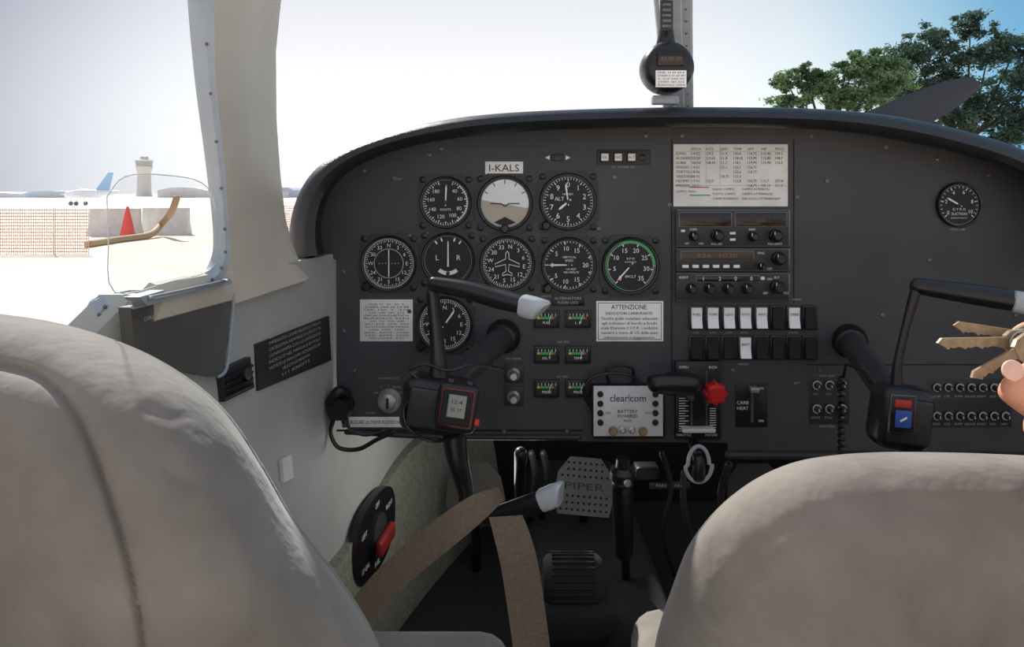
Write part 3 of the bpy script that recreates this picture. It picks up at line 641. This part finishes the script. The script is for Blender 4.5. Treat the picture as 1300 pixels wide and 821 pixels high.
# ---------- belts ----------
def ribbon(b,pts,wv,th,mat,k=8):
    ps=cr(pts,k); ws=cr(wv,k); secs=[]
    for i,(p,w) in enumerate(zip(ps,ws)):
        t=(ps[min(i+1,len(ps)-1)]-ps[max(i-1,0)]).normalized(); n=t.cross(w).normalized()*th
        secs.append([p-w/2-n,p+w/2-n,p+w/2+n,p-w/2+n])
    b.loft(secs,mat,True,True)
b=MB()
ribbon(b,[P(445,795,.79),P(488,742,.79),P(530,704,.79),P(572,670,.79),P(608,643,.80),P(636,626,.82)],[Vector((.02,0,-.024)),Vector((.018,0,-.025)),Vector((.017,0,-.026)),Vector((.016,0,-.027)),Vector((.012,.0,-.024)),Vector((.006,.01,-.016))],.001,m_belt)
belt=b.done('seat_belt',label='brown webbing belt draped over lower yoke grip',category='seat belt')
b=MB()
ribbon(b,[P(642,655,.80),P(650,680,.795),P(660,720,.79),P(672,800,.79),P(685,900,.79)],[Vector((.034,0,.002)),Vector((.036,0,.004)),Vector((.037,0,.004)),Vector((.037,0,.003)),Vector((.037,0,.003))],.001,m_belt)
b.done('strap',belt,label='hanging brown strap')

# ---------- footwell ----------
m_plet=M('pedal_letter',(60,60,58),.6)
def pedal(X,Y,d,mat,label,tilt=20,word=None,rotz=0,plain=False):
    c=P(X,Y,d); R_=Matrix.Rotation(math.radians(rotz),3,'Y')@Matrix.Rotation(math.radians(-tilt),3,'X'); b=MB(); w=.054;h=.052
    sh=[(-w*.9,-h),(w*.9,-h),(w*1.05,-.3*h),(w*.95,h*.45),(w*.55,h),(-w*.55,h),(-w*.95,h*.45),(-w*1.05,-.3*h)]
    b.prism([c+R_@Vector((x,0,z)) for x,z in sh],R_@Vector((0,.006,0)),mat)
    if not plain:
        for i in range(9):
            for j in range(8):
                x=-w*.8+i*w*.2; z=-h*.82+j*h*.23
                if abs(x)>w*.6 and z>h*.4: continue
                if word and j in (3,4) : continue
                b.lathe(c+R_@Vector((x,-.0008,z)),R_@N,[(.0024,0),(0,.0003)],m_blackm,8)
    if word: b.text(word,c+R_@Vector((0,-.001,-h*.01)),.012,m_plet,R_@U,R_@V,w=w*1.4)
    p=b.done('rudder_pedal',label=label,category='pedal')
    b=MB(); b.tube([c+Vector((0,.01,-h)),c+Vector((0,.03,-.12)),Vector((c.x,c.y+.06,CAMZ-.74))],.009,m_black,10); b.done('pedal_arm',p,label='black tubular arm')
m_pa=M('pedal_alu',(118,117,113),.5,.1); m_pb=M('pedal_dull',(70,66,60),.6,.1)
pedal(742,617,1.5,m_pa,'grey perforated metal rudder pedal with raised lettering',word="PIPER",rotz=5)
pedal(603,625,1.5,m_pb,'dull brown plain rudder pedal behind yoke',plain=True,rotz=-6)
pedal(960,625,1.5,m_panel2,'dark plain metal rudder pedal',plain=True); pedal(1075,625,1.5,m_panel2,'dark plain metal rudder pedal',plain=True)
c=WP(464,677,.018); nrm=Vector((1,-.15,0)).normalized()
b=MB(); pts=[]
for k in range(40):
    a=2*math.pi*k/40; pts.append(c+du*.098*math.copysign(abs(math.cos(a))**.8,math.cos(a))+V*.060*math.copysign(abs(math.sin(a))**.8,math.sin(a)))
b.prism(pts,-nrm*.012,m_black)
fs=b.done('fuel_selector',label='black fuel selector plate with red handle on kick panel',category='fuel selector')
b=MB(); b.lathe(c,nrm,[(.032,0),(.032,.006),(.024,.009),(0,.009)],m_panel2,28); b.done('hub',fs)
b=MB(); b.box(c+nrm*.014-V*.008,(.012,.075,.026),m_dred,.005,Matrix.Rotation(math.radians(-8),3,'Z')@Matrix.Rotation(.05,3,'X'),3); b.done('handle',fs,label='red handle')
b=MB()
for t,a in [("OFF",90),("LEFT",150),("RIGHT",30),("FUEL",270),("17 GAL",220),("17 GAL",-40)]:
    r_=math.radians(a); b.text(t,c+du*.07*math.cos(r_)+V*.045*math.sin(r_)+nrm*.001,.008,m_white,du,V)
b.done('lettering',fs)
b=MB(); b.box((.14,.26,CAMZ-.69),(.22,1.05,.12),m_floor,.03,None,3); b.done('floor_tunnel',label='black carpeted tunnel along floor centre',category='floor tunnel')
c=P(727,738,1.12); b=MB(); b.lathe(c-U*.042,U,[(0,0),(.03,0),(.036,.006),(.038,.02),(.038,.064),(.036,.078),(.03,.084),(0,.084)],m_blackm,40)
for k in range(28):
    a=2*math.pi*k/28; q=c+Vector((0,math.cos(a),math.sin(a)))*.0385
    b.cyl(q-U*.03,q+U*.03,.0018,.0018,m_blackm,6)
tw=b.done('trim_wheel',label='black ribbed trim wheel between the seats',category='trim wheel')
b=MB(); b.box(c+Vector((0,.01,-.045)),(.11,.11,.07),m_blackm,.025,None,4); b.done('housing',tw)
b=MB(); b.tube([P(795,740,1.3),P(793,690,1.22),P(791,640,1.15)],.007,m_black,14)
fl=b.done('flap_lever',label='black upright lever with button tip below panel',category='lever')
b=MB(); b.tube([P(792,700,1.2),P(791,650,1.14),P(790,612,1.1)],[.014,.0155,.015],m_black,18); b.lathe(P(790,606,1.08),Vector((0,-.3,1)),[(.017,0),(.017,.012),(.01,.018),(.009,.03),(0,.031)],m_black,20); b.done('grip',fl)
b=MB(); b.lathe(P(796,612,1.065),N,[(.005,0),(.005,.004),(0,.005)],m_silver,14); b.done('button',fl,label='silver button')
b=MB(); b.tube([Vector((P(662,700,1.35).x,.3,CAMZ-.745)),P(660,640,1.2),P(661,575,1.12)],[.008,.008,.009],m_black,12); b.done('control_rod',label='black upright rod below panel',category='rod')
b=MB(); O=P(887,589,1.06); pts=[]
for k in range(33):
    a=2*math.pi*k/32; pts.append(O+U*.0165*math.cos(a)*(1.1 if math.sin(a)<0 else .85)+V*.024*math.sin(a))
b.tube(pts,.0028,m_lightcap,10,1,False)
bh=b.done('brake_handle',label='pale metal loop parking brake handle under panel',category='handle')
b=MB(); b.tube([O+V*.018+Vector((0,.03,.0)),O+V*.005,O-V*.016],[.007,.008,.009],m_black,14); b.tube([O+V*.015,O+Vector((0,.3,.03))],.005,m_black,8); b.done('stem',bh,label='black stem')
b=MB(); b.tube([P(840,575,1.15),P(852,620,1.17),P(842,680,1.2),P(860,740,1.25)],.004,m_black,8); b.tube([P(868,600,1.18),P(868,640,1.2),P(880,700,1.3)],.005,m_panel2,8); b.tube([P(925,590,1.16),P(915,640,1.25),P(930,720,1.38)],.006,m_panel2,8)
for x in (675,690): b.tube([P(x,575,1.3),P(x+5,610,1.35),P(x-5,670,1.6)],.006,m_panel2,8)
b.done('control_cables',label='black cables and hoses hanging behind panel',category='cables',kind='stuff')
b=MB(); b.box(P(820,597,1.2),(.036,.03,.02),m_black,.004)
vb=b.done('valve_block',label='small black valve block under panel',category='valve')
b=MB(); b.lathe(P(812,597,1.18),N,[(.006,0),(.006,.006),(0,.008)],m_panel2,16); b.done('knob',vb)
b=MB(); b.box(P(850,616,1.184),(.06,.003,.01),m_black,.0005); lp=b.done('label_plate',vb); b=MB(); b.text("PARK BRAKE",P(850,616,1.18),.005,m_grey); b.done('lettering',lp)

# ---------- centre post & compass ----------
b=MB(); secs=[]
for t in [0,.25,.5,.75,1]:
    Y=150-230*t; d=1.45-.45*t; X=862-10*t; w=.027+.001*t; c=P(X,Y,d)
    secs.append([c+Vector((x*w,y_,0)) for x,y_ in [(-1,0),(-.8,-.006),(-.35,-.006),(-.25,-.012),(.25,-.012),(.35,-.006),(.8,-.006),(1,0),(1,.01),(-1,.01)]])
m_post=M('post_metal',(205,212,218),.4,.0,.06,40)
b.loft(secs,m_post,True,True)
for k in range(16):
    t=k/15; c=P(862-10*t,150-230*t,1.45-.45*t)
    for sx in (-1,1): b.lathe(c+Vector((sx*.016,-.006,0)),N,[(.003,0),(.002,.002),(0,.0023)],m_screw,8)
b.done('trim_4',kind=ST,label='riveted grey metal windshield centre post',category='post')
b=MB(); O=P(845,88,1.06)
b.lathe(O-N*.03,N,[(0,0),(.024,0),(.031,.008),(.034,.02),(.035,.035),(.034,.050),(.031,.058),(.025,.062),(0,.063)],m_black,40)
co=b.done('magnetic_compass',label='black magnetic compass hanging on windshield centre post',category='compass')
b=MB(); b.box(O+N*.033+V*.009,(.036,.006,.020),m_screen,.002); b.box(O+N*.0365+V*.008,(.031,.001,.007),m_amber,.0003); b.text("24 W 30",O+N*.0375+V*.0085,.0045,m_amberseg,w=.026); b.done('display_window',co,label='dark window with amber card')
b=MB(); c=O+N*.036-V*.018; b.box(c,(.040,.002,.022),m_paper,.0005)
for k in range(5): b.text(["FOR  N 30 60 E","STEER 2 31 60 89","S  210 240 W","STEER 181 212","RADIO ON"][k],c+N*.0015+V*(.008-k*.004),.002,m_ink,w=.034)
b.done('correction_card',co,label='white deviation card')
b=MB(); b.tube([O+V*.03,O+V*.06,O+Vector((0,.04,.13))],[.014,.009,.006],m_black,12); b.done('bracket',co)
b=MB(); b.box(O+V*-.041+N*-.004,(.036,.014,.012),m_frame,.002); b.done('mount',co)
b=MB(); c=P(846,20,1.03); b.box(c,(.017,.004,.040),m_panel2,.001); 
for k in range(5): b.text(["AVVISO","VIETATO","FUMARE","CINTURE","BORDO"][k],c+N*.003+V*(.014-k*.007),.003,m_grey,w=.011)
b.done('sign_tag',co,label='small engraved tag')

# ---------- cowling & prop ----------
b=MB(); secs=[]
hc=P(900,262,2.4)
for t in [0,.3,.6,.85,1]:
    y=.88+(hc.y-.12-.88)*t; w=.42-.2*t**2; h=.28-.1*t**2; cz=CAMZ-.25+(hc.z-(CAMZ-.25))*t
    secs.append([Vector((hc.x*t+.27*(1-t)+w*math.cos(a*math.pi/12),y,cz+h*math.sin(a*math.pi/12))) for a in range(24)])
b.loft(secs,m_wht,True,True); cw=b.done('engine_cowling',label='white engine cowling ahead of windshield',category='engine cowling')
b=MB(); b.tube([Vector((hc.x,1.0,1.35)),Vector((hc.x,1.02,.8)),Vector((hc.x+.1,1.05,.55)),Vector((hc.x+.1,1.05,.2))],.03,m_wht,12); b.lathe(Vector((hc.x-.06,1.05,.18)),U,[(0,0),(.12,0),(.18,.03),(.18,.09),(.12,.12),(0,.12)],m_blackm,28); b.done('nose_gear',cw,label='nose wheel on white strut')
b=MB(); b.lathe(hc+Vector((0,-.11,0)),Vector((0,1,0)),[(0,0),(.11,0),(.12,.05),(.1,.15),(.05,.24),(0,.27)],m_prop,32)
pr=b.done('propeller',label='dark grey two blade propeller at rest',category='propeller')
dirp=(P(1240,104,2.4)-hc); L_=dirp.length*1.0; dirp.normalize(); side=dirp.cross(Vector((0,1,0))).normalized()
for sg_ in (1,-1):
    b=MB(); secs=[]
    for k in range(14):
        t=k/13; r=.06+(L_-.06)*t; w=[.03,.04,.05,.056,.06,.062,.063,.063,.062,.06,.056,.05,.04,.02][k]; tw_=math.radians(50-38*t); th=.016*(1-t*.75)
        c=hc+dirp*sg_*r; wa=side*sg_*math.cos(tw_)+Vector((0,math.sin(tw_),0)); na=dirp.cross(wa)
        secs.append([c+wa*w*x+na*th*z for x,z in [(-1,0),(-.5,.8),(0,1),(.6,.7),(1,0),(.6,-.3),(0,-.4),(-.5,-.3)]])
    b.loft(secs,m_prop,True,True); b.done('blade',pr)

# ---------- outside ----------
b=MB(); b.add([(-900,-60,0),(900,-60,0),(900,1400,0),(-900,1400,0)],[(0,1,2,3)],m_ground); b.done('ground',kind=ST,label='pale sandy airfield ground',category='ground')
b=MB(); b.box((-60,140,.01),(420,150,.02),m_tarmac); b.done('apron',kind=ST,label='pale concrete apron',category='apron')
def G(X,Y):
    d=CAMZ*1000/(Y-245); return P(X,Y,d),d
p,d=G(162,302)
b=MB(); R_=.3; b.lathe(p,V,[(0,.04),(R_,.04),(R_*.95,.1),(.05,1.2),(.03,1.23),(0,1.23)],M('cone_red',(236,84,70),.6),28); b.box(p+V*.02,(.75,.75,.04),m_screw,.01)
b.done('traffic_cone',label='red traffic cone beside concrete barrier',category='traffic cone')
def barrier(X0,X1,Yb,lab):
    d=CAMZ*1000/(Yb-245)+1; a=P(X0,245,d); c=P(X1,245,d); b=MB(); w=(c.x-a.x); 
    prof=[(-.3,0),(.3,0),(.3,.15),(.12,.5),(.1,1.12),(-.1,1.12),(-.12,.5),(-.3,.15)]
    b.loft([[Vector((a.x+w*t,a.y+y,z)) for y,z in prof] for t in (0,.33,.34,.66,.67,1)],m_conc,True,True); b.done('concrete_barrier',label=lab,category='barrier')
barrier(115,178,301,'pale concrete barrier behind traffic cone'); barrier(182,240,299,'pale concrete barrier beside curved hose')
b=MB(); b.tube([G(112,314)[0]+V*.1,G(150,308)[0]+V*.1,G(190,303)[0]+V*.15,G(205,300)[0]+V*.5,P(218,268,30),P(224,252,30)],.13,m_pipe,12); b.done('hose',label='brown hose curving up past barrier',category='hose')
def fence(X0,X1,Yb,hgt,n):
    d=CAMZ*1000/(Yb-245); a=P(X0,245,d); c=P(X1,245,d); a.z=c.z=0; b=MB(); nx=n
    for i in range(nx+1):
        q=a.lerp(c,i/nx); b.add([q,q+U*.02,q+U*.02+V*hgt,q+V*hgt],[(0,1,2,3)],m_net)
    for j in range(14):
        z=.05+j*(hgt-.1)/13; b.add([a+V*z,c+V*z,c+V*(z+.024),a+V*(z+.024)],[(0,1,2,3)],m_net)
    f=b.done('net_fence',label='orange plastic mesh safety fence',category='fence')
    for i in range(3):
        q=a.lerp(c,i/3+.16); b=MB(); b.cyl(q,q+V*(hgt+.02),.02,.02,m_conc,8); b.done('post',f,label='grey post')
fence(-140,112,322,1.3,90); fence(285,400,300,1.25,70)
m_tow=M('tower_concrete',(216,212,208),.9); q=P(183,245,420); q.z=0; b=MB()
b.lathe(q,V,[(0,0),(4.2,0),(3.6,2),(3.3,12),(3.8,14),(4.2,15.2),(4.2,16)],m_tow,16); tw2=b.done('control_tower',label='concrete airport control tower on the horizon',category='control tower')
b=MB(); b.lathe(q+V*16,V,[(4.0,0),(4.5,2.6),(0,2.7)],M('tower_glass',(165,170,174),.2),12); b.done('cab_window',tw2); b=MB(); b.lathe(q+V*18.6,V,[(0,0),(4.6,0),(4.6,.7),(3,1.2),(2,2.6),(0,2.8)],m_tow,16); b.done('roof',tw2)
for X0,X1,h,c_ in [(30,95,2.6,(196,214,234)),(200,262,4,(218,218,218)),(-80,20,2.2,(218,222,228)),(352,372,4,(170,184,206))]:
    q0=P(X0,245,300); q1=P(X1,245,300); b=MB(); w=q1.x-q0.x; cx=(q0.x+q1.x)/2
    b.prism([Vector((cx+x*w/2,q0.y,z)) for x,z in [(-1,0),(1,0),(1,h*.7),(.5,h*.95),(0,h),(-.5,h*.95),(-1,h*.7)]],(0,20,0),M('hangar_paint',c_,.7)); hg=b.done('hangar',label='low pale hangar on the horizon',category='hangar')
    b=MB(); b.box((cx,q0.y-.1,h*.3),(w*.5,.2,h*.5),m_conc,.05); b.done('hangar_door',hg)
p=P(130,252,110); p.z=0
b=MB(); b.tube([p+Vector((-5,0,1.5)),p+Vector((-3,0,1.7)),p+Vector((0,0,1.7)),p+Vector((2.4,0,1.9))],[.35,.6,.5,.15],m_wht,16)
ap=b.done('airplane',label='small white and blue airplane parked on apron',category='airplane')
m_bl=M('tail_blue',(160,196,224),.5)
b=MB(); b.prism([p+Vector((-1.2,0,1.9)),p+Vector((.9,0,2.0)),p+Vector((1.5,0,4.6)),p+Vector((.8,0,4.6))],(0,.15,0),m_bl); b.done('tail_fin',ap,label='blue tail fin')
b=MB(); b.prism([p+Vector((-3.6,-4,1.5)),p+Vector((-2.6,-4,1.5)),p+Vector((-2.2,4,1.5)),p+Vector((-3.8,4,1.5))],(0,0,.12),m_wht); b.done('wing',ap)
for x,y in [(-4.4,0),(-3,-1.2),(-3,1.2)]:
    b=MB(); b.lathe(p+Vector((x,y-.08,.3)),Vector((0,1,0)),[(0,0),(.3,0),(.3,.16),(0,.16)],m_screw,16); b.tube([p+Vector((x,y,.3)),p+Vector((x,y*.6,1.4))],.06,m_wht,8); b.done('landing_wheel',ap)
def tree(X,d,blobs,mat,label,dens=1.0,ls=.22):
    base=P(X,245,d); base.z=0; b=MB()
    tops=[P(x,y,d) for x,y,r in blobs]; zt=sum(t.z for t in tops)/len(tops)
    crown=Vector((base.x,base.y,zt*.55)); b.tube([base,base+(crown-base)*.5+Vector((.2,0,0)),crown,Vector((base.x+.3,base.y,zt*.95))],[.45,.35,.28,.12],m_bark,12)
    for (x,y,r),t in zip(blobs,tops):
        b.tube([crown,(crown*.45+t*.55)-V*.5,t],[.16,.09,.03],m_bark,6,4)
    tr=b.done('tree',label=label,category='tree',origin=base)
    f=MB(); vs=[];fs=[]
    for (x,y,r),t in zip(blobs,tops):
        R_=r*d/1000; cl=[(t,R_*.5)]
        for _ in range(int(12+R_*8)):
            v=Vector((random.gauss(0,1),random.gauss(0,1),random.gauss(0,1))).normalized()*R_*random.uniform(.3,1.1); v.z*=.75; cl.append((t+v,R_*random.uniform(.16,.32)))
        for c,rr in cl:
            for _ in range(int(85*dens)):
                v=Vector((random.gauss(0,.6),random.gauss(0,.6),random.gauss(0,.38)))*rr; q=c+v
                a=Vector((random.uniform(-1,1),random.uniform(-1,1),random.uniform(-1,1))).normalized(); e=a.orthogonal().normalized(); sz=ls*random.uniform(.5,1)
                k=len(vs); vs+=[q-a*sz,q+e*sz*.5,q+a*sz,q-e*sz*.5]; fs.append((k,k+1,k+2,k+3))
    f.add(vs,fs,mat); f.done('foliage',tr,label='leafy crown')
tree(1225,62,[(1188,50,30),(1232,34,24),(1160,70,30),(1210,85,32),(1255,68,34),(1290,60,26),(1290,105,34),(1138,84,28),(1225,118,34),(1180,112,28),(1262,140,34),(1300,150,36),(1215,150,28),(1330,90,38),(1340,150,40),(1150,118,32),(1275,175,26),(1120,104,26)],m_leafd,'tall dark green tree against bright sky',1.0,.22)
tree(1050,56,[(1000,106,19),(1024,94,17),(1048,100,20),(1075,86,20),(1100,86,26),(1030,120,24),(1065,122,26),(1100,122,28),(1000,132,20),(1128,106,30),(1086,72,12),(1124,80,24)],m_leafl,'lighter green tree with feathery crown',1.0,.20)

# ---------- hand with keys ----------
def skinobj(name,chains,**kw):
    vs=[];rs=[];es=[];idx={}
    for ch in chains:
        prev=None
        for nm,p,r in ch:
            if nm in idx: i=idx[nm]
            else: i=len(vs); idx[nm]=i; vs.append(p); rs.append(r)
            if prev is not None: es.append((prev,i))
            prev=i
    me=bpy.data.meshes.new(name); o0=vs[0]; me.from_pydata([tuple(v-o0) for v in vs],es,[]); ob=bpy.data.objects.new(name,me); bpy.context.collection.objects.link(ob); ob.location=o0
    WO[ob.name]=o0.copy(); me.materials.append(m_skin)
    md=ob.modifiers.new('Skin','SKIN'); md.use_smooth_shade=True
    for i,r in enumerate(rs): me.skin_vertices[0].data[i].radius=(r,r)
    me.skin_vertices[0].data[0].use_root=True
    s2=ob.modifiers.new('Sub','SUBSURF'); s2.levels=2; s2.render_levels=2
    for k_,v in kw.items(): ob[k_]=v
    return ob
ox=-28
hw=('w',P(1560+ox,560,.52),.026); pc=('pc',P(1490+ox,525,.51),.030); pb=('pb',P(1440+ox,505,.505),.026)
fing=lambda n,k,a,c,t:[pb,(n+'k',k,.0115),(n+'a',a,.0095),(n+'c',c,.0088),(n+'t',t,.0075)]
person=skinobj('person',[
 [('el',P(1950,700,.62),.042),('fa',P(1750,630,.57),.036),hw,pc,pb],
 fing('i',P(1405+ox,450,.52),P(1370+ox,418,.535),P(1334+ox,422,.53),P(1312+ox,438,.515)),
 fing('m',P(1398+ox,480,.53),P(1350+ox,465,.55),P(1325+ox,484,.54),P(1316+ox,502,.525)),
 fing('r',P(1400+ox,515,.53),P(1355+ox,515,.55),P(1345+ox,535,.54),P(1342+ox,550,.525)),
 fing('l',P(1410+ox,545,.525),P(1370+ox,553,.54),P(1362+ox,568,.53),P(1360+ox,580,.515)),
 [pc,('tb',P(1430+ox,552,.485),.016),('tm',P(1368+ox,522,.475),.0140),('tc',P(1325+ox,495,.476),.0135),('tt',P(1302+ox,477,.482),.0125)]],
 label='bare hand holding out a bunch of keys',category='person')
b=MB(); b.lathe(P(1286,470,.4695),Vector((-.15,-1,.1)),[(.0062,-.001),(.006,.0005),(.003,.0012),(0,.0014)],M('nail',(235,185,165),.3),18); b.done('fingernail',person)
def key(b,p,ang,L_,mat,pitch=0):
    R_=Matrix.Rotation(math.radians(ang),3,'Y')@Matrix.Rotation(math.radians(pitch),3,'Z')
    sh=[(0,.003),(-L_*.62,.003),(-L_*.62-.003,0),(-L_*.58,-.003)]
    n=9
    for i in range(n): 
        x=-L_*.56+L_*.5*i/n; sh+=[(x,-.0042+(i%3)*.0009),(x+L_*.025,-.0028)]
    sh+=[(0,-.004)]
    b.prism([p+R_@Vector((x,0,z)) for x,z in sh],R_@Vector((0,.002,0)),mat)
    hd=[(.000,-.004),(.004,-.007),(.014,-.008),(.020,-.006),(.022,0),(.020,.006),(.014,.008),(.004,.007),(0,.004)]
    b.prism([p+R_@Vector((x,-.0005,z)) for x,z in hd],R_@Vector((0,.003,0)),mat)
b=MB(); key(b,P(1276,434,.498),1,.072,m_brass,10); ky=b.done('key_bunch',label='worn brass keys on a ring held in fingers',category='keys')
b=MB(); key(b,P(1290,448,.49),-22,.054,m_brass,15); b.done('key',ky)
b=MB(); key(b,P(1290,425,.505),8,.056,m_brass,-8); b.done('key',ky)
b=MB(); O=P(1302,440,.495); b.tube([O+Vector((math.cos(a*.3927)*.009,math.sin(a*.3927)*.004,math.sin(a*.3927)*.009)) for a in range(17)],.0009,m_silver,6,1,False); b.done('key_ring',ky,label='steel ring')

# ---------- world, lights, camera ----------
w=bpy.data.worlds.new('sky'); bpy.context.scene.world=w; w.use_nodes=True; nt=w.node_tree; n=nt.nodes; l=nt.links; n.clear()
o=n.new('ShaderNodeOutputWorld'); bg=n.new('ShaderNodeBackground'); tc=n.new('ShaderNodeTexCoord'); nz=n.new('ShaderNodeVectorMath'); nz.operation='NORMALIZE'
dp=n.new('ShaderNodeVectorMath'); dp.operation='DOT_PRODUCT'; sd=Vector((-.05,1,.08)).normalized(); dp.inputs[1].default_value=sd
l.new(tc.outputs['Generated'],nz.inputs[0]); l.new(nz.outputs[0],dp.inputs[0])
mr=n.new('ShaderNodeMapRange'); mr.inputs['From Min'].default_value=-1; mr.inputs['From Max'].default_value=1; l.new(dp.outputs['Value'],mr.inputs['Value'])
def ramp(st):
    rp=n.new('ShaderNodeValToRGB'); E=rp.color_ramp.elements
    E[0].position=0; E[0].color=(*st[0][1],1); E[1].position=1; E[1].color=(*st[-1][1],1)
    for pos,c in st[1:-1]:
        e=E.new(pos); e.color=(*c,1)
    l.new(mr.outputs[0],rp.inputs['Fac']); return rp
ra=ramp([(0,(.80,.82,.87)),(.5,(.56,.64,.74)),(.86,(.10,.34,.60)),(.91,(.22,.50,.73)),(.935,(.50,.72,.85)),(.958,(.82,.90,.94)),(.98,(.97,.98,.99)),(1,(1,1,1))])
rb=ramp([(0,(.80,.82,.87)),(.5,(.62,.64,.70)),(.86,(.38,.38,.44)),(.925,(.48,.48,.55)),(.95,(.72,.73,.78)),(.968,(.90,.91,.94)),(.985,(.99,.99,1)),(1,(1,1,1))])
sx=n.new('ShaderNodeSeparateXYZ'); l.new(nz.outputs[0],sx.inputs[0])
m2=n.new('ShaderNodeMapRange'); m2.interpolation_type='SMOOTHSTEP'; m2.inputs['From Min'].default_value=.15; m2.inputs['From Max'].default_value=-.15; l.new(sx.outputs['X'],m2.inputs['Value'])
mx=n.new('ShaderNodeMix'); mx.data_type='RGBA'; l.new(m2.outputs[0],mx.inputs['Factor']); l.new(ra.outputs['Color'],mx.inputs['A']); l.new(rb.outputs['Color'],mx.inputs['B'])
m3=n.new('ShaderNodeMapRange'); m3.interpolation_type='SMOOTHSTEP'; m3.inputs['From Min'].default_value=.06; m3.inputs['From Max'].default_value=.30; l.new(sx.outputs['Z'],m3.inputs['Value'])
lv=n.new('ShaderNodeMix'); lv.data_type='RGBA'; lv.blend_type='MULTIPLY'; lv.inputs['B'].default_value=(.74,.75,.80,1)
l.new(m3.outputs[0],lv.inputs['Factor']); l.new(mx.outputs['Result'],lv.inputs['A'])
l.new(lv.outputs['Result'],bg.inputs['Color']); bg.inputs['Strength'].default_value=1.14; l.new(bg.outputs[0],o.inputs['Surface'])
sl_=bpy.data.lights.new('sun','SUN'); sl_.energy=6.5; sl_.angle=math.radians(1.5); sl_.color=(1,.97,.92)
so=bpy.data.objects.new('sun',sl_); bpy.context.collection.objects.link(so)
sdir=Vector((-.42,.66,.62)).normalized(); so.rotation_euler=sdir.to_track_quat('Z','Y').to_euler(); so.location=(0,0,6)
fl_=bpy.data.lights.new('footwell_fill','POINT'); fl_.energy=.9; fl_.shadow_soft_size=.08; fl_.color=(1,1,.97)  # added fill light, no visible fixture; brightens the dark footwell wall and carpet
fo=bpy.data.objects.new('footwell_fill',fl_); bpy.context.collection.objects.link(fo); fo.location=(-.02,.12,CAMZ-.40)
cam=bpy.data.cameras.new('camera'); co_=bpy.data.objects.new('camera',cam); bpy.context.collection.objects.link(co_)
co_.location=(0,CY,CAMZ); co_.rotation_euler=(math.pi/2,0,0); cam.sensor_width=36; cam.lens=F/1300*36; cam.shift_y=-165.5/1300; cam.clip_start=.02; cam.clip_end=3000
bpy.context.scene.camera=co_
bpy.context.scene.view_settings.view_transform='Standard'
